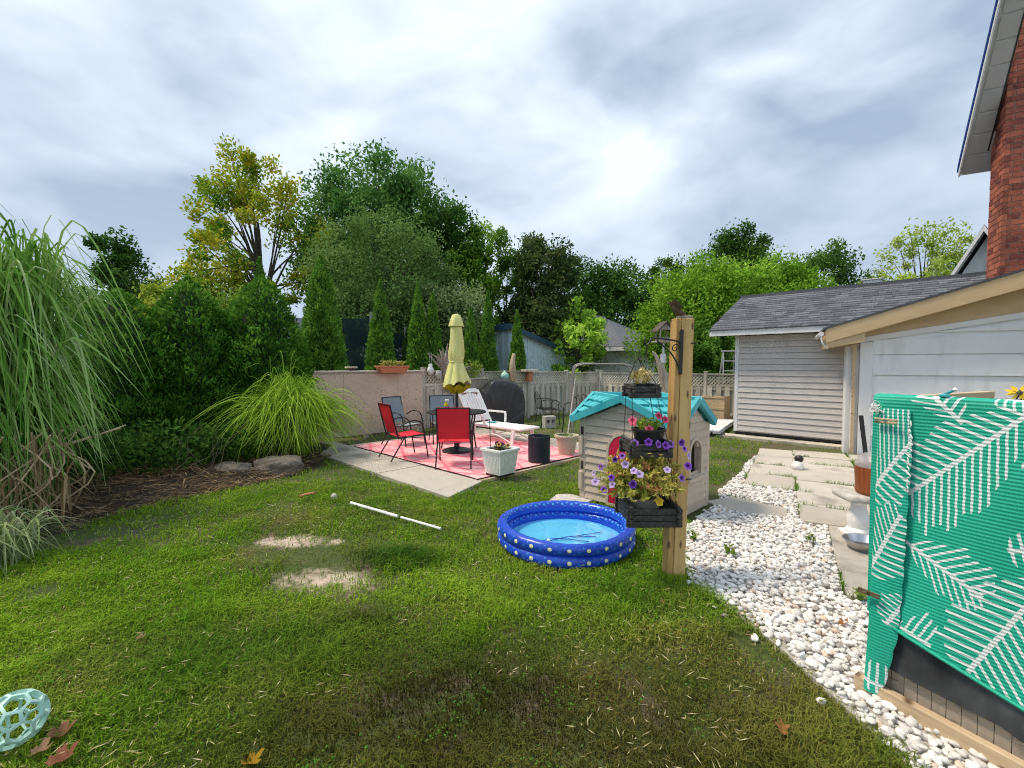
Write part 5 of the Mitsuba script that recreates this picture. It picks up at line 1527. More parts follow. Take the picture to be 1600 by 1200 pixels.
M = Mf_ @ MT(3.68, -.10, 1.12)
part(k, 'box', cbox(-.08, .08, -.08, .04, 0, .27, .004), 'terracotta', M=M)
part(k, 'roof', cbox(-.27, .27, -.14, .08, .272, .35, .006), 'grey_wood', M=M, tone=.8)
# ------------------------------------------------------------------ playhouse (local x along its front, local y into its depth)
ph = thing('playhouse', 'beige plastic playhouse with a turquoise roof and red arched door', 'playhouse')
M = MT(.82, 5.48, 0, -YARD)
PW, PD, EV, PK = 1.20, .80, .95, 1.20
part(ph, 'wall', upright([(.02, .0), (PW - .02, .0), (PW - .02, EV), (PW / 2, PK - .02), (.02, EV)], .014, .05), 'beige_plastic', M=M, tone=.4)
part(ph, 'wall', upright([(.02, .0), (PW - .02, .0), (PW - .02, EV), (PW / 2, PK - .02), (.02, EV)], PD - .05, PD - .014), 'beige_plastic', M=M, tone=.4)


def side_panel(x0, x1):
    g = shapely.Polygon([(.05, 0), (PD - .05, 0), (PD - .05, EV), (PD / 2, PK - .02), (.05, EV)])
    win = shapely.union_all([shapely.box(.27, .42, .53, .66), shapely.Point(.40, .66).buffer(.13)])
    v, f = prism(g.difference(win), 0, x1 - x0)
    return np.stack([x0 + v[:, 2], v[:, 0], v[:, 1]], -1), f


for xa in (.014, PW - .05):
    part(ph, 'wall', side_panel(xa, xa + .036), 'beige_plastic', M=M, tone=.4)
lap = .0872
arch = shapely.union_all([shapely.box(.40, .03, .80, .62), shapely.Point(.60, .62).buffer(.20)])
wink = shapely.union_all([shapely.box(.25, .40, .55, .66), shapely.Point(.40, .66).buffer(.15)])


def lapped(span, hole, place):
    for i in range(13):
        z0, z1 = .02 + i * lap, .02 + (i + 1) * lap - .008
        a, b = .07, span - .07
        if z1 > EV:
            q = (z1 - EV) / (PK - EV) * span / 2
            a, b = max(a, q + .03), min(b, span - q - .03)
        if b - a < .05:
            continue
        for p in [shapely.box(a, z0, b, z1).difference(hole)]:
            for r in getattr(p, 'geoms', [p]):
                x0, _, x1, _ = r.bounds
                if r.is_empty or x1 - x0 < .02:
                    continue
                part(ph, 'siding_board', tf(place(x0, x1, z0, z1), M), 'beige_plastic', tone=float(rng.random()))


lapped(PW, arch.buffer(.03), lambda x0, x1, z0, z1: wedge(x0, x1, z0, z1, .006, -.012, .0135))
lapped(PD, wink, lambda x0, x1, z0, z1: hexa([(PW - .0135, x0, z0), (PW - .0135, x0, z1), (PW - .0135, x1, z0), (PW - .0135, x1, z1), (PW + .012, x0, z0), (PW - .006, x0, z1), (PW + .012, x1, z0), (PW - .006, x1, z1)]))
for (cx, cy) in ((.0, 0.0), (PW - .07, 0), (.0, PD - .07), (PW - .07, PD - .07)):
    part(ph, 'corner_post', cbox(cx - .006, cx + .076, cy - .012, cy + .08, 0, EV + .01, .008), 'beige_plastic', M=M, tone=.3)
for z0 in (.12, .53):
    part(ph, 'corner_lug', cbox(-.012, .052, -.034, -.0125, z0, z0 + .22, .010), 'beige_plastic', M=M, tone=.8)
for z0 in (.36, .77):
    part(ph, 'corner_hole', cbox(.012, .055, -.0135, -.0124, z0, z0 + .10, .0003), 'mulch', M=M)
scene['mat_door_red'] = two({'type': 'roughplastic', 'diffuse_reflectance': rgb(.62, .012, .06), 'alpha': .25})
dr_ = numbered(ph + '__door')
emit(dr_, upright(list(arch.buffer(-.012).exterior.coords)[:-1], -.018, .012), 'door_red', M=M)
part(dr_, 'panel', upright(list(shapely.union_all([shapely.box(.46, .36, .74, .60), shapely.Point(.60, .60).buffer(.14)]).exterior.coords)[:-1], -.026, -.0185), 'door_red', M=M)
part(dr_, 'panel', upright(list(shapely.box(.46, .09, .74, .30).exterior.coords)[:-1], -.026, -.0185), 'door_red', M=M)
part(dr_, 'knob', tf(lathe([(1e-4, .03), (.02, .02), (.012, 0)], 12), M @ MT(.45, -.02, .42) @ np.array([[1, 0, 0, 0], [0, 0, -1, 0], [0, 1, 0, 0], [0, 0, 0, 1.]])), 'beige_plastic', tone=.9)
fr_poly = arch.buffer(.028).difference(arch.buffer(-.004))
part(ph, 'door_frame', upright(fr_poly, -.022, .010), 'beige_plastic', M=M, tone=.7)
wf = shapely.union_all([shapely.box(.27, .42, .53, .66), shapely.Point(.40, .66).buffer(.13)])
v, f = prism(wf.buffer(.035).difference(wf), 0, .05)
part(ph, 'window_frame', (np.stack([PW - .02 + v[:, 2], v[:, 0], v[:, 1]], -1), f), 'beige_plastic', M=M, tone=.75)
part(ph, 'window_sill', cbox(PW - .01, PW + .06, .20, .60, .36, .405, .008), 'beige_plastic', M=M, tone=.6)
rf = numbered(ph + '__roof')
ov = .075
zt_, zl = 1.235, .955
pk4 = {'f': np.array([PW / 2, -ov, zt_]), 'l': np.array([-ov, PD / 2, zt_]), 'r': np.array([PW + .045, PD / 2, zt_]), 'b': np.array([PW / 2, PD + .03, zt_])}
tips = {'fl': np.array([-ov, -ov, zl]), 'fr': np.array([PW + .045, -ov, zl]), 'bl': np.array([-ov, PD + .03, zl]), 'br': np.array([PW + .045, PD + .03, zl])}
emit(rf, cat(prism([tuple(pk4[q][:2]) for q in 'frbl'], zt_ - .05, zt_ - .03)), 'turquoise', M=M, tone=.4)
for key_, (a_, b_) in {'fl': ('f', 'l'), 'fr': ('r', 'f'), 'bl': ('l', 'b'), 'br': ('b', 'r')}.items():
    Tp, A, Bp = tips[key_], pk4[a_], pk4[b_]
    nn = unit(np.cross(A - Tp, Bp - Tp))
    if nn[2] < 0:
        nn = -nn
    part(rf, 'slope', cat((np.vstack([Tp, A, Bp, Tp - nn * .025, A - nn * .025, Bp - nn * .025]), np.array([[0, 1, 2], [3, 5, 4], [0, 3, 4], [0, 4, 1], [1, 4, 5], [1, 5, 2], [2, 5, 3], [2, 3, 0]]))), 'turquoise', M=M, tone=.35)
    R = 4
    for i in range(R):
        t0, t1 = i / R * .93 + .03, (i + 1) / R * .93 + .015
        nt = i + 1
        for j in range(nt):
            s0, s1 = j / nt + .022, (j + 1) / nt - .022
            pt = lambda t, s: Tp + (A - Tp) * t * (1 - s) + (Bp - Tp) * t * s
            q = []
            lo = [pt(t0, s0), pt(t0, s1)] if i else [pt(.03, .3), pt(.03, .7)]
            hi = [pt(t1, s0), pt(t1, s1)]
            for w_, h_ in ((0, .022), (1, .022)):
                q += [lo[w_] + nn * .001, lo[w_] + nn * .034, hi[w_] + nn * .001, hi[w_] + nn * .009]
            part(rf, 'roof_tile', hexa(q), 'turquoise', M=M, tone=float(rng.random()))
    for E_ in (A, Bp):
        part(ph, 'roof_edge', bar(Tp + nn * .012 - [0, 0, .012], E_ + nn * .012 - [0, 0, .012], .045, .075), 'turquoise', M=M, tone=.1)
    part(ph, 'roof_ridge', bar(A + [0, 0, .004], Bp + [0, 0, .004], .055, .04), 'turquoise', M=M, tone=.6)

# ------------------------------------------------------------------ paddling pool
k = thing('paddling_pool', 'round blue inflatable paddling pool with yellow dots and shallow water', 'pool')
M = MT(.485, 4.14, 0)


def ring(R, r, z, sq=1.0, n=96, kk=24, wob=.004):
    A, Bb = np.meshgrid(np.linspace(0, 2 * np.pi, n + 1), np.linspace(-np.pi, np.pi, kk + 1), indexing='ij')
    rr = r * (1 + wob / r * np.sin(A * 31) * .35 + wob / r * np.sin(A * 3 + z * 20))
    g = np.stack([(R + rr * np.cos(Bb)) * np.cos(A), (R + rr * np.cos(Bb)) * np.sin(A), z + sq * rr * np.sin(Bb) + .006 * np.sin(A * 2 + 1)], -1)
    return sheet(g), np.stack([A * (.155 * 25 / (2 * np.pi)), Bb * r], -1).reshape(-1, 2)


for R_, z in ((.572, .051), (.572, .148)):
    m, u_ = ring(R_, .048, z, 1.08)
    part(k, 'ring', m, 'pool_vinyl', M=M, smooth=True, uv=u_)
part(k, 'floor', tf(disc(.545, .022, 48), M), 'pool_floor')
gr_, ga = np.meshgrid(np.linspace(0.001, .530, 26), np.linspace(0, 2 * np.pi, 73), indexing='ij')
wz = .088 + .0016 * (meshkit.fbm(np.stack([gr_ * np.cos(ga) * 9, gr_ * np.sin(ga) * 9, gr_ * 0], -1), 3) - .5)
whole('pool_water', 'clear shallow water lying in the blue paddling pool', 'water', sheet(np.stack([gr_ * np.cos(ga), gr_ * np.sin(ga), wz], -1)), 'water', M=M, smooth=True)
for i in range(3):
    part(k, 'floor_seam', tube(bez([(-.35 + .2 * i, -.2 + .1 * i, .034), (-.1 + .15 * i, -.05 + .05 * i, .036), (.2 + .08 * i, .12 * (i - 1), .034)], 5), .004, 4), 'pool_vinyl', M=M, uv=np.zeros((len(tube(bez([(-.35 + .2 * i, -.2 + .1 * i, .034), (-.1 + .15 * i, -.05 + .05 * i, .036), (.2 + .08 * i, .12 * (i - 1), .034)], 5), .004, 4)[0]), 2)) + [.9, .0])
part(k, 'valve', lathe([(1e-4, .06), (.016, .055), (.02, .03)], 12), 'white_plastic', M=M @ MT(-.16, -.12, 0))

# ------------------------------------------------------------------ wooden post with hanging log planters
k = thing('wooden_post', 'tall golden timber post of two boards standing at the edge of the pebbles', 'post')
M = MT(1.255, 3.47, 0, 8) @ np.array([[1, 0, .022, 0], [0, 1, 0, 0], [0, 0, 1, 0], [0, 0, 0, 1.]])
part(k, 'board', cbox(-.040, .052, -.046, .046, -.05, 1.945, .004), 'tan_wood', M=M, tone=.85)
part(k, 'board', cbox(-.086, -.042, -.038, .056, -.05, 1.945, .004), 'tan_wood', M=M, tone=.15, label='paler left board of the post')
for z in (1.76, .74):
    part(k, 'nail', tube([(.03, -.05, z), (.068, -.058, z + .004)], .005, 6), 'iron', M=M)
b = thing('plant_bracket', 'black scrolled iron bracket on the timber post holding the hanging planters', 'bracket')
part(b, 'plate', cbox(-.062, -.036, -.060, -.047, 1.53, 1.86, .002), 'iron', M=M)
part(b, 'arm', tube(bez([(-.05, -.055, 1.77), (-.20, -.07, 1.79), (-.29, -.08, 1.79), (-.315, -.085, 1.755), (-.335, -.088, 1.74), (-.35, -.09, 1.76), (-.352, -.09, 1.785)], 6), .0065, 8), 'iron', M=M)
part(b, 'brace', tube(bez([(-.05, -.055, 1.56), (-.13, -.065, 1.68), (-.25, -.075, 1.775)], 6), .0060, 8), 'iron', M=M)
part(b, 'scroll', tube([(-.10 + .035 * (1 - t / 9) * math.cos(t), -.062, 1.72 + .035 * (1 - t / 9) * math.sin(t)) for t in np.linspace(0, 8, 30)], .004, 6), 'iron', M=M)
part(b, 'chain', tube([(-.335, -.088, 1.745), (-.335, -.09, 1.66)], .006, 6), 'iron', M=M)


def logbox(label, cx, cy, z0, n, half, lh, deg=0):
    k = thing('log_planter', label, 'planter', 'hanging log planters')
    M = MT(cx, cy, 0, deg)
    for i in range(n * 2):
        ax_ = i % 2
        for s in (-1, 1):
            off = s * (half - .014)
            z = z0 + i * lh / 2 * 1.0
            o = half + .018
            m = cbox(-o, o, off - .012, off + .012, z, z + lh * .90, .004) if ax_ == 0 else cbox(off - .012, off + .012, -o, o, z, z + lh * .90, .004)
            if ax_ == 1:
                m = cbox(off - .0125, off + .0125, -o, o, z, z + lh * .90, .004)
            part(k, 'log', m, 'black_wood', M=M, tone=float(rng.random()))
    for j in range(int(half / .035)):
        xx = -half + .02 + j * .068
        part(k, 'base_slat', cbox(xx, xx + .05, -half + .027, half - .027, z0 + .002, z0 + .018, .003), 'black_wood', M=M, tone=float(rng.random()))
    return k


lb1 = logbox('smallest dark log planter hanging at the top below the bracket', .955, 3.40, 1.362, 2, .100, .042, 3)
lb2 = logbox('middle dark log planter of the hanging three', .985, 3.39, .935, 2, .140, .052, 2)
lb3 = logbox('largest lowest dark log planter hanging over the paddling pool edge', 1.0, 3.37, .455, 3, .180, .045, 1)
wires = []
for (za, ha, ca, zb, hb, cb, own) in ((1.66, 0.0, (.92, 3.385), 1.45, .09, (.955, 3.40), lb1), (1.37, .09, (.955, 3.40), 1.04, .128, (.985, 3.39), lb2), (.94, .128, (.985, 3.39), .59, .168, (1.0, 3.37), lb3)):
    for sx in (-1, 1):
        for sy in (-1, 1):
            part(own, 'wire', tube([(ca[0] + sx * ha, ca[1] + sy * ha, za), (cb[0] + sx * hb, cb[1] + sy * hb, zb)], .0028, 5), 'iron')

k = thing('flower_pot', 'small black pot of cream flowers in the top log planter', 'pot')
part(k, 'pot', lathe([(1e-4, 1.385), (.05, 1.385), (.062, 1.465), (.058, 1.465), (1e-4, 1.45)], 20), 'black_metal', M=MT(.95, 3.39), smooth=40)
plant(k, 'flowers', 51, .95, 3.39, 1.455, .085, .115, 130, .045, [(.60, .52, .25), (.70, .62, .36), (.42, .38, .12), (.52, .36, .10)])
k = thing('flower_pot', 'black pot with pink flowers and yellow green leaves in the middle log planter', 'pot')
part(k, 'pot', lathe([(1e-4, .97), (.085, .97), (.112, 1.115), (.125, 1.118), (.126, 1.135), (.112, 1.135), (.105, 1.10), (1e-4, 1.10)], 28), 'black_metal', M=MT(1.005, 3.37), smooth=40)
plant(k, 'leaves', 52, 1.005, 3.37, 1.11, .105, .10, 230, .038, [(.26, .36, .04), (.38, .46, .07), (.18, .28, .03)])
rs = np.random.default_rng(8)
for (dx, dy, dz) in ((-.125, -.02, .075), (.105, -.05, .085), (-.10, .06, .05), (.09, .05, .10), (-.02, -.08, .02)):
    m, vc = bloom(.03, (.72, .14, .24), (.40, .02, .06), (dx * 3, -1, .5), (1.005 + dx, 3.37 + dy, 1.12 + dz))
    part(k, 'flower', m, 'matte', color=vc)

k = thing('petunia_plant', 'leggy yellowing petunia with purple flowers spilling from the lowest log planter', 'flower')
part(k, 'pot', lathe([(1e-4, .485), (.095, .485), (.125, .625), (.13, .64), (.118, .64), (.11, .61), (1e-4, .60)], 28), 'grey_metal', M=MT(.97, 3.36), smooth=40)
rs = np.random.default_rng(77)
st_, lf, lc = [], [], []
ends = []
for i in range(330):
    th = rs.uniform(0, 6.283)
    rr = rs.random() ** .6
    R_ = (.30 if math.cos(th) > 0 else .36) * rr
    e = np.array([.975 + R_ * math.cos(th), 3.36 + .24 * rr * math.sin(th), .66 + .33 * rs.uniform(.15, 1.08) * (1 - .35 * rr ** 3) - .05 * rr])
    b0 = np.array([.97 + rs.normal(0, .04), 3.36 + rs.normal(0, .04), .61])
    mid = (b0 + e) / 2 + [rs.normal(0, .03), rs.normal(0, .03), .06]
    pth_ = bez([tuple(b0), tuple(mid), tuple(e)], 5)
    st_.append(tube(pth_, np.linspace(.0035, .0018, len(pth_)), 4, False))
    ends.append(e)
    n = 26
    t = rs.uniform(.25, 1, n) * (len(pth_) - 1)
    ii = np.minimum(t.astype(int), len(pth_) - 2)
    p = pth_[ii] + (pth_[ii + 1] - pth_[ii]) * (t - ii)[:, None]
    ax2 = unit(rs.normal(size=(n, 3)) + [0, 0, .5])
    yel = .25 + rs.random() * .9 + (.3 if e[0] > 1.0 else 0)
    c = np.array([.30, .42, .06]) * (1 - min(yel, 1)) + np.array([.66, .58, .16]) * min(yel, 1)
    if rs.random() < .07:
        c = np.array([.62, .28, .14])
    m, vc = leafquads(p + ax2 * .014, .042 * rs.uniform(.6, 1.3, n), .016 * rs.uniform(.7, 1.3, n), ax2, unit(rs.normal(size=(n, 3))), np.tile(c, (n, 1)) * rs.uniform(.75, 1.25, (n, 1)))
    lf.append(m)
    lc.append(vc)
part(k, 'leaves', cat(lf), 'leaf', color=np.vstack(lc))
m = cat(st_)
part(k, 'stems', m, 'matte', color=np.tile([.24, .26, .06], (len(m[0]), 1)))
V1, V2, V3 = (.19, .06, .52), (.32, .14, .60), (.55, .42, .68)
fl = [(-.33, -.04, .86, V2), (-.27, -.12, .80, V1), (-.36, 0, .74, V3), (-.31, -.05, .695, V2), (-.24, -.10, .925, V1), (-.20, -.14, .96, V2), (-.10, -.10, 1.045, V2), (-.02, -.16, 1.06, V1), (.05, -.16, 1.045, V2), (.105, -.15, 1.035, V1),
      (.15, -.12, 1.04, V2), (.215, -.15, 1.055, V1), (.24, -.14, 1.01, V2), (.265, -.16, .965, V3), (.255, -.17, .895, V1), (.205, -.19, .815, V2), (-.09, -.2, .845, V3), (-.13, -.19, .865, V3), (.1, -.2, .875, V3), (-.14, -.21, .775, V1), (-.26, -.1, .745, V3), (-.18, -.15, .90, V3), (-.37, .02, .80, V3)]
for (dx, dy, z, c) in fl:
    nv = (rs.normal(dx * 2.2, .35), -1, rs.uniform(0, .8))
    m, vc = bloom(.027 * rs.uniform(.75, 1.15), c, (.07, .01, .16) if c is not V3 else (.35, .25, .50), nv, (.975 + dx, 3.36 + dy, z), cup=.6)
    part(k, 'flower', m, 'matte', color=vc)
m, vc = bloom(.03, (.75, .52, .04), (.6, .35, .02), (.2, -1, .4), (1.03, 3.18, .645))
part(k, 'yellow_flower', m, 'matte', color=vc)

# rusty bird figure on top of the post
k = thing('bird_figure', 'small rusty metal bird figure perched on top of the timber post', 'ornament')
M2 = MT(1.27, 3.47, 1.945)
scene['mat_rust'] = two({'type': 'principled', 'base_color': rgb(.12, .075, .045), 'roughness': .8})
part(k, 'body', cat(tube(bez([(.03, 0, .02), (-.01, 0, .045), (-.05, 0, .075), (-.075, 0, .105)], 5), np.r_[np.linspace(.012, .03, 8), np.linspace(.03, .012, 8)], 8)), 'rust', M=M2, smooth=True)
part(k, 'head', cat(tube([(-.075, 0, .10), (-.085, 0, .125)], [.014, .016], 8), tube([(-.09, 0, .12), (-.12, 0, .115)], [.006, .001], 6)), 'rust', M=M2)
part(k, 'wing', cat([sheet(np.array([[(-.02 - t * .06, s * (.02 + w * .05), .06 + t * .05 + w * .03) for w in (0, .5, 1)] for t in np.linspace(0, 1, 4)]), .003) for s in (-1, 1)]), 'rust', M=M2)
part(k, 'base', cat(cbox(-.03, .075, -.03, .03, .002, .02, .004), tube([(.0, 0, .02), (.0, 0, .05)], .004, 6)), 'driftwood', M=M2)

# bird feeder on a pole and the driftwood behind the playhouse
k = thing('bird_feeder', 'small wooden house shaped bird feeder on a grey pole left of the post', 'bird feeder')
M2 = MT(2.62, 8.0, 0, 10)
part(k, 'pole', cat(tube([(0, 0, 0), (0, 0, 1.98)], .02, 10), lathe([(.02, 1.60), (.055, 1.64), (.05, 1.78), (.022, 1.80)], 14)), 'aluminium', M=M2, smooth=40)
part(k, 'tray', cbox(-.17, .17, -.12, .12, 1.985, 2.01, .003), 'driftwood', M=M2)
part(k, 'frame', cat([cbox(sx * .10 - .012, sx * .10 + .012, sy * .075 - .012, sy * .075 + .012, 2.0105, 2.20, .002) for sx in (-1, 1) for sy in (-1, 1)] + [cbox(-.112, .112, -.09, -.076, 2.011, 2.07, .002), upright([(-.115, 2.20), (.115, 2.20), (0, 2.31)], -.09, -.075), upright([(-.115, 2.20), (.115, 2.20), (0, 2.31)], .075, .09)]), 'driftwood', M=M2)
for s in (-1, 1):
    part(k, 'roof', hexa([(s * x, y, z) for x, zz in ((0, 2.335), (.18, 2.165)) for y in (-.13, .13) for z in (zz, zz + .014)]), 'bark', M=M2)
k = thing('driftwood_log', 'tall weathered driftwood log leaning behind the playhouse roof', 'driftwood')
p = bez([(2.62, 7.0, 0), (2.50, 7.0, .7), (2.36, 7.0, 1.25), (2.24, 7.0, 1.62)], 6)
part(k, 'trunk', tube(p, np.linspace(.14, .05, len(p)), 10), 'driftwood', smooth=60)
part(k, 'branch', tube(bez([(2.26, 7.0, 1.55), (2.19, 7.0, 1.72), (2.13, 7.0, 1.80)], 5), np.linspace(.045, .015, 11), 8), 'driftwood', smooth=60)

# ladder, crate, planks by the garage
k = thing('step_ladder', 'aluminium step ladder standing at the far corner of the grey garage', 'ladder')
M2 = MT(6.42, 13.35, 0, -8)
for s in (-1, 1):
    part(k, 'rail', bar((s * .27, 0, 0), (s * .17, .42, 1.98), .028, .075), 'aluminium', M=M2)
    part(k, 'rear_leg', bar((s * .26, .95, 0), (s * .16, .50, 1.9), .025, .04), 'aluminium', M=M2)
for i in range(6):
    z = .27 + i * .29
    w_ = .27 - .1 * z / 1.98
    part(k, 'step', cbox(-w_ + .015, w_ - .015, .42 * z / 1.98 - .05, .42 * z / 1.98 + .05, z - .02, z + .015, .003), 'aluminium', M=M2)
part(k, 'top_cap', cbox(-.20, .20, .36, .56, 1.985, 2.03, .006), 'aluminium', M=M2)
k = thing('plywood_crate', 'low square plywood crate against the back fence beside the ladder', 'crate')
M2 = MT(5.35, 12.95, 0, -YARD)
part(k, 'side', cbox(0, .62, -.012, .0, .04, .74, .002), 'lumber', M=M2, tone=.2)
part(k, 'side', cbox(.608, .62, .001, .4, .04, .74, .002), 'lumber', M=M2, tone=.7)
part(k, 'side', cbox(0, .012, .001, .4, .04, .74, .002), 'lumber', M=M2, tone=.7)
for z in (.04, .37, .68):
    part(k, 'batten', cbox(-.004, .624, -.030, -.0125, z, z + .06, .002), 'lumber', M=M2, tone=.5)
k = thing('plank_stack', 'stack of pale boards lying on the grass left of the grey garage', 'boards')
a = np.array([4.46, 10.25, 0]); bq = np.array([5.75, 12.2, 0])
sd = unit(np.cross(bq - a, [0, 0, 1.0]))
for i in range(3):
    o = sd * (-.21 + .15 * i)
    part(k, 'board', bar(a + o + [0, 0, .125], bq + o + [0, 0, .125 + .006 * i], .142, .03), 'pale_trim')
for i in range(2):
    o = sd * (-.1 + .2 * i)
    part(k, 'board', bar(a + o + [0, 0, .085], bq + o + [0, 0, .085], .16, .04), 'soffit_grey')
part(k, 'block', cat(bar(a * .93 + bq * .07 - sd * .25 + [0, 0, .03], a * .93 + bq * .07 + sd * .25 + [0, 0, .03], .09, .066), bar(a * .2 + bq * .8 - sd * .25 + [0, 0, .03], a * .2 + bq * .8 + sd * .25 + [0, 0, .03], .09, .066)), 'black_wood', tone=.3)

# concrete bench with the brown tub, bowl
k = thing('concrete_bench', 'weathered concrete bench with a turned pedestal leg on the slabs', 'bench')
M2 = MT(3.47, 4.17, .0, -8)
tb = m3.Manifold.hull(m3.Manifold.compose([m3.Manifold.sphere(.028, 12).translate((sx * .40, sy * .14, .385)) for sx in (-1, 1) for sy in (-1, 1)])).refine_to_length(.05)
mm = tb.to_mesh()
tv = mm.vert_properties[:, :3]
part(k, 'seat', (tv + (meshkit.fbm(tv * 14, 3)[:, None] - .5) * .012, mm.tri_verts), 'stone', M=M2, smooth=50)
for sx in (-.27, .28):
    part(k, 'leg', cat(lathe([(.095, .05), (.10, .075), (.075, .10), (.085, .15), (.088, .20), (.07, .26), (.058, .31), (.075, .34), (.11, .362)], 20), cbox(-.115, .115, -.115, .115, 0, .055, .008)), 'white_plastic', M=M2 @ MT(sx, 0, 0), smooth=40)
part(k, 'block_leg', cbox(-.045, .045, -.045, .045, 0, .355, .006), 'pale_trim', M=M2 @ MT(.02, .06, 0))
k = thing('wooden_tub', 'brown wood grained tub with a clear domed lid on the concrete bench', 'tub')
M2 = MT(3.36, 4.18, .415)
part(k, 'tub', lathe([(1e-4, 0), (.165, 0), (.172, .01), (.185, .23), (.182, .255), (.17, .255), (.165, .04)], 40), 'orange_wood', M=M2, smooth=40)
part(k, 'hoop', lathe([(.174, .02), (.178, .022), (.18, .045), (.175, .047)], 40), 'orange_wood', M=M2)
part(k, 'lid', lathe([(.188, .255), (.185, .275), (.16, .33), (.11, .37), (.05, .385), (1e-4, .388)], 32, lambda z, a: 1 + .02 * np.cos(a * 6)), 'clear_lid', M=M2, smooth=True)
whole('broom_handle', 'dark broom handle leaning on the white siding behind the wooden tub', 'pole', tube([(3.88, 4.9, .036), (3.80, 5.0, 1.05)], .022, 10), 'iron')
whole('pet_bowl', 'shiny steel pet bowl on the slab below the bench', 'bowl', lathe([(1e-4, .012), (.095, .012), (.105, .0), (.108, .01), (.152, .072), (.160, .074), (.160, .078), (.150, .080), (.108, .028), (.09, .02), (1e-4, .02)], 40), 'steel', M=MT(3.0, 3.86, .034), smooth=40)
k = thing('animal_figurine', 'small black and white figurine on the path slabs', 'figurine')
M2 = MT(4.28, 6.85, .034)
part(k, 'body', tf(lathe([(1e-4, 0), (.07, 0), (.085, .05), (.06, .11), (1e-4, .13)], 14), MT()), 'white_plastic', M=M2, smooth=True)
part(k, 'head', tf(lathe([(1e-4, .10), (.05, .12), (.065, .16), (.04, .20), (1e-4, .21)], 14), MT()), 'black_metal', M=M2 @ MT(.03, .02, 0), smooth=True)

# ------------------------------------------------------------------ dog pen panel draped with the green rug (local x along the panel, towards the camera; camera side is -y)
k = thing('dog_pen', 'timber framed pen with wire mesh and dark fabric behind the hanging green rug', 'pen')
MK = MT(1.735, 2.19, 0, math.degrees(math.atan2(-.898, .44)))
part(k, 'bottom_board', cbox(-.035, 1.7, -.045, -.007, 0, .085, .003), 'lumber', M=MK, tone=.7)
part(k, 'top_rail', cbox(-.01, 1.7, .0, .038, 1.405, 1.445, .003), 'lumber', M=MK, tone=.3)
part(k, 'top_rail', cbox(-.01, .03, .04, 1.2, 1.405, 1.445, .003), 'lumber', M=MK, tone=.3)
part(k, 'bottom_board', cbox(-.02, .018, .0, 1.2, 0, .085, .003), 'lumber', M=MK, tone=.3)
for (xx, yy) in ((.0, .002), (1.6, .002), (.0, 1.16)):
    part(k, 'post', cbox(xx, xx + .04, yy, yy + .04, .0, 1.404, .003), 'lumber', M=MK, tone=.5)
wv = [tube([(xx, -.004, .05), (xx, -.004, 1.40)], .0013, 4) for xx in np.arange(.05, 1.6, .05)] + [tube([(0, -.004, z), (1.6, -.004, z)], .0016, 4) for z in np.arange(.135, .5, .052)]
part(k, 'wire_mesh', cat(wv), 'iron', M=MK, kind='stuff')
g = np.array([[(s, -.012 + .003 * math.sin(17 * s + 9 * z), z) for z in np.linspace(.200 - .03 * math.sin(3 * s + .5) - .02 * (s > .5), .80, 10)] for s in np.linspace(.04, 1.6, 30)])
part(k, 'dark_fabric', sheet(g, .003), 'black_fabric', M=MK, smooth=60)
part(k, 'kick_board', cbox(.04, 1.6, .022, .034, .0, .30, .002), 'plywood', M=MK, label='pale board seen through the wire')
k = thing('green_rug', 'green outdoor rug with white leaf pattern hung over the pen', 'rug')
zb = lambda s: .42 - .25 * s
zs_ = np.linspace(0, 1, 40)
ss = np.linspace(.004, 1.62, 54)
g = np.zeros((54, 44, 3)); ug = np.zeros((54, 44, 2))
for i, s in enumerate(ss):
    for j in range(44):
        if j < 40:
            z = zb(s) + (1.448 + .006 * math.sin(5 * s) - zb(s)) * zs_[j]
            y = -.026 - .010 * math.sin(6 * s + 2.2 * z) * (1 - zs_[j]) - .006 * math.sin(13 * s - 4 * z)
        else:
            a = (j - 39) / 4 * math.pi
            z = 1.448 + .014 * math.sin(a) * 1.2
            y = .016 - .042 * math.cos(a) - .006 * math.sin(13 * s - 5.8) * (1 - (j - 39) / 4)
        g[i, j] = (s, y, z)
        ug[i, j] = (s, z)
m = sheet(g, .004)
part(k, 'panel', m, 'green_rug', M=MK, smooth=True, uv=np.vstack([ug.reshape(-1, 2)] * 2))
part(k, 'hem', tube([(s, -.032 - .010 * math.sin(6 * s + 2.2 * zb(s)), zb(s) + .002) for s in np.linspace(.12, 1.6, 30)], .008, 6), 'green_rug', M=MK, uv=np.tile([5.0, 5.0], (30 * 6 + 2, 1)), smooth=True)
nz_ = 40
g = np.zeros((14, nz_, 3)); ug = np.zeros((14, nz_, 2))
for j in range(nz_):
    z = .045 + (1.40 - .045) * j / (nz_ - 1)
    R_ = np.interp(z, [.045, .12, .36, .6, 1.23, 1.40], [.075, .095, .135, .150, .163, .150])
    for i in range(14):
        f = i / 13
        s = -.004 + .014 * z / 1.4 + (R_ + .004 - .014 * z / 1.4) * f
        y = -.042 - .014 * math.sin(math.pi * f) * (1 - .3 * z) - .004 * math.sin(5 * z + 4 * f)
        if f < .2:
            y += .06 * (1 - f / .2) ** 2
        g[i, j] = (s + .003 * math.sin(60 * z) * (i == 13), y, z)
        ug[i, j] = (10 + R_ * f, z)
part(k, 'folded_flap', sheet(g, .004), 'green_rug', M=MK, smooth=True, uv=np.vstack([ug.reshape(-1, 2)] * 2), label='folded over left edge of the green rug')
rs = np.random.default_rng(5)
th_ = [tube(bez([(.03 + rs.normal(0, .014), -.06 + rs.normal(0, .008), 1.405 + rs.normal(0, .02)) for _ in range(5)], 5), .0018, 4) for _ in range(9)]
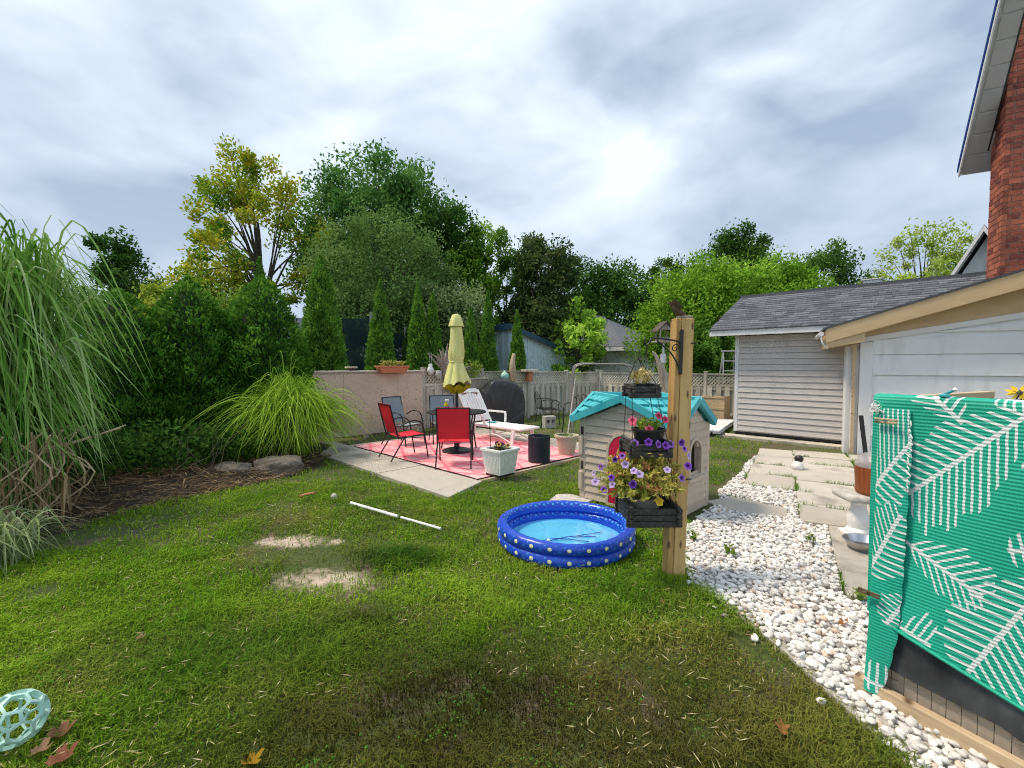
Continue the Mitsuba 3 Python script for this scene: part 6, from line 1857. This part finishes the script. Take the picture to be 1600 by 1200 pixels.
th_ += [tube(bez([(.158 + rs.normal(0, .003), -.062, 1.35 - i * .028 + rs.normal(0, .006)), (.168 + rs.normal(0, .004), -.068, 1.335 - i * .028), (.156, -.06, 1.32 - i * .028)], 4), .0028, 4) for i in range(11)]
part(k, 'loose_threads', cat(th_), 'white_plastic', M=MK, kind='stuff')
for (lab, s, z, mt) in (('pale wooden clothes peg near the top corner of the green rug', .075, 1.345, 'lumber'), ('brown clothes peg on the lower left edge of the green rug', .03, .525, 'rust')):
    kk = thing('clothes_peg', lab, 'peg')
    part(kk, 'jaw', cbox(s - .045, s + .045, -.078, -.069, z - .012, z - .002, .002), mt, M=MK)
    part(kk, 'jaw', cbox(s - .045, s + .045, -.0775, -.0695, z + .001, z + .011, .002), mt, M=MK)
    part(kk, 'spring', tube([(s, -.079, z), (s, -.068, z)], .008, 8), 'steel', M=MK)
k = thing('garden_clip', 'small green and white clip on top of the green rug', 'clip')
part(k, 'body', cat(cbox(.24, .275, -.02, .0, 1.462, 1.475, .003), tube([(.25, -.01, 1.47), (.285, -.01, 1.492)], .006, 6)), 'turquoise', M=MK)
part(k, 'tip', tf(lathe([(1e-4, -.012), (.010, 0), (1e-4, .012)], 10), MT(.29, -.01, 1.496)), 'white_plastic', M=MK)
k = thing('flower_ornament', 'yellow and black artificial flower above the right end of the green rug', 'ornament')
pet, pc = [], []
for i in range(9):
    a = i * 2 * math.pi / 9
    m, vc = leafquads(np.array([[.47 + .026 * math.cos(a), .03 + .008 * math.sin(a * 2), 1.492 + .015 * math.sin(a)]]), .042, .015, np.array([[math.cos(a), .1, .6 * math.sin(a)]]), np.array([[0, -1, .6]]), np.array([[.80, .52, .03]]))
    pet.append(m); pc.append(vc)
part(k, 'petals', cat(pet), 'matte', M=MK, color=np.vstack(pc))
part(k, 'stem', cat(tube([(.47, .03, 1.49), (.44, .03, 1.42)], .003, 5), tube([(.47, .03, 1.49), (.48, .03, 1.42)], .003, 5), tf(lathe([(1e-4, -.012), (.011, 0), (1e-4, .012)], 10), MT(.47, .022, 1.492))), 'iron', M=MK)

# ------------------------------------------------------------------ toys and litter on the lawn
k = thing('toy_ball', 'pale mint dog toy ball with hexagonal holes on the lawn', 'ball')
phi = (1 + 5 ** .5) / 2
hole_ax = [unit(np.array(v, float)) for v in trimesh.creation.icosahedron().vertices]
hex_ax = [unit(trimesh.creation.icosahedron().vertices[f].mean(0)) for f in trimesh.creation.icosahedron().faces]
R_ = .108
ball = m3.Manifold.sphere(R_, 64) - m3.Manifold.sphere(R_ - .016, 48)
for n_, axs, rad in ((5, hole_ax, .030), (6, hex_ax, .039)):
    for a_ in axs:
        cut = m3.Manifold.cylinder(R_ * 1.2, .004, rad * 1.22, n_)
        z_ = a_
        nb_ = min(hex_ax if n_ == 5 else hole_ax, key=lambda q: -q @ z_ if abs(q @ z_) < .999 else 9)
        x_ = unit(nb_ - z_ * (nb_ @ z_))
        x_ = unit(x_ * math.cos(math.pi / n_) + np.cross(z_, x_) * math.sin(math.pi / n_)) if n_ == 5 else unit(x_ * math.cos(math.pi / 6) + np.cross(z_, x_) * math.sin(math.pi / 6))
        y_ = np.cross(z_, x_)
        ball = ball - cut.transform(np.column_stack([x_, y_, z_, [0, 0, 0]]))
mm = ball.to_mesh()
e = trimesh.transformations.euler_matrix(.4, .7, .3)
emit(k, (mm.vert_properties[:, :3] @ e[:3, :3].T, mm.tri_verts), 'ball_rubber', M=MT(-2.09, 1.875, R_ + .005), smooth=30)


def leaf_litter(label, x, y, s, deg, col, z=.03, lobes=5):
    pts = []
    for i in range(70):
        a = math.pi * 2 * i / 70
        r = s * (.20 + .27 * abs(math.cos(a * 2.5)) ** .9 * (1 - .35 * (abs(a - math.pi) < .9)) + .035 * math.cos(a * 17) * abs(math.cos(a * 2.5)))
        pts.append((r * math.cos(a), r * .85 * math.sin(a)))
    tr = trimesh.creation.triangulate_polygon(shapely.Polygon(pts), engine='earcut')
    v = np.column_stack([tr[0], np.zeros(len(tr[0]))])
    m = trimesh.Trimesh(v, tr[1], process=False).subdivide().subdivide()
    v = np.array(m.vertices)
    v[:, 2] = z - .012 + 1.5 * (np.maximum(v[:, 0], 0) ** 2) / s + .75 * np.abs(v[:, 1]) + .05 * s * np.sin(v[:, 0] / s * 11 + deg)
    k = whole('fallen_leaf', label, 'leaf', (v, np.array(m.faces)), 'leaf', M=MT(x, y, 0, deg), color=np.tile(col, (len(v), 1)) * (.85 + .3 * meshkit.noise(v * 60)[:, None]))
    return k


BR, OR = (.34, .17, .10), (.40, .18, .07)
leaf_litter('curled brown leaf touching the mint toy ball', -1.93, 1.90, .12, 35, BR)
leaf_litter('tan leaf just below the mint toy ball', -1.93, 1.815, .10, 20, (.45, .27, .16))
leaf_litter('reddish brown leaf at the bottom edge right of the toy ball', -1.80, 1.775, .12, 60, (.36, .15, .09))
leaf_litter('golden leaf at the bottom edge of the lawn', -1.04, 1.775, .11, -25, (.40, .24, .03), .02)
leaf_litter('small orange brown leaf on the lawn near the pen board', 1.17, 1.93, .075, 70, OR)
leaf_litter('tiny brown leaf on the lawn right of the toy ball', -1.66, 2.16, .04, 10, BR)
leaf_litter('small tan leaf on the worn lawn left of centre', -2.15, 2.6, .06, 40, (.42, .28, .17))
leaf_litter('brown leaf on the white pebbles beside the green rug', 2.0, 2.72, .07, 15, OR, .05)
leaf_litter('small brown leaf on the lawn under the hanging planters', 1.0, 3.0, .04, 80, BR)

whole('white_pole', 'long thin white pole lying on the lawn', 'pole', cat(tube([(-1.83, 5.17, .035), (-1.18, 4.70, .035)], .017, 8), tube([(-1.14, 4.675, .034), (-.68, 4.345, .034)], .013, 8)), 'white_plastic')
k = thing('dog_toy', 'small orange chew toy on the lawn left of the white pole', 'toy')
part(k, 'bone', cat(tube(bez([(-.06, -.02, .03), (0, 0, .045), (.06, .035, .05)], 5), .016, 8), tf(lathe([(1e-4, -.025), (.025, 0), (1e-4, .025)], 10), MT(-.065, -.02, .03)), tf(lathe([(1e-4, -.02), (.02, 0), (1e-4, .02)], 10), MT(.065, .037, .052))), 'terracotta', M=MT(-2.46, 5.48, 0), smooth=True)
whole('small_ball', 'small dirty white ball on the lawn beside the white pole', 'ball', (np.array(trimesh.creation.icosphere(subdivisions=2, radius=.038).vertices), np.array(trimesh.creation.icosphere(subdivisions=2, radius=.038).faces)), 'stone', M=MT(-2.11, 5.40, .04), smooth=True)
WD = [(.12, .22, .03), (.20, .30, .05)]
for i, (lab, x, y) in enumerate((('small green weed in the pebbles near the timber post', 1.62, 4.05), ('small weed in the middle of the white pebbles', 1.80, 3.75), ('weed at the slab edge beside the steel bowl', 2.62, 3.98), ('weed at the slab corner by the green rug', 2.32, 3.02))):
    k = thing('weed', lab, 'weed')
    plant(k, 'leaves', 90 + i, x, y, .03, .05, .09, 26, .05, WD)
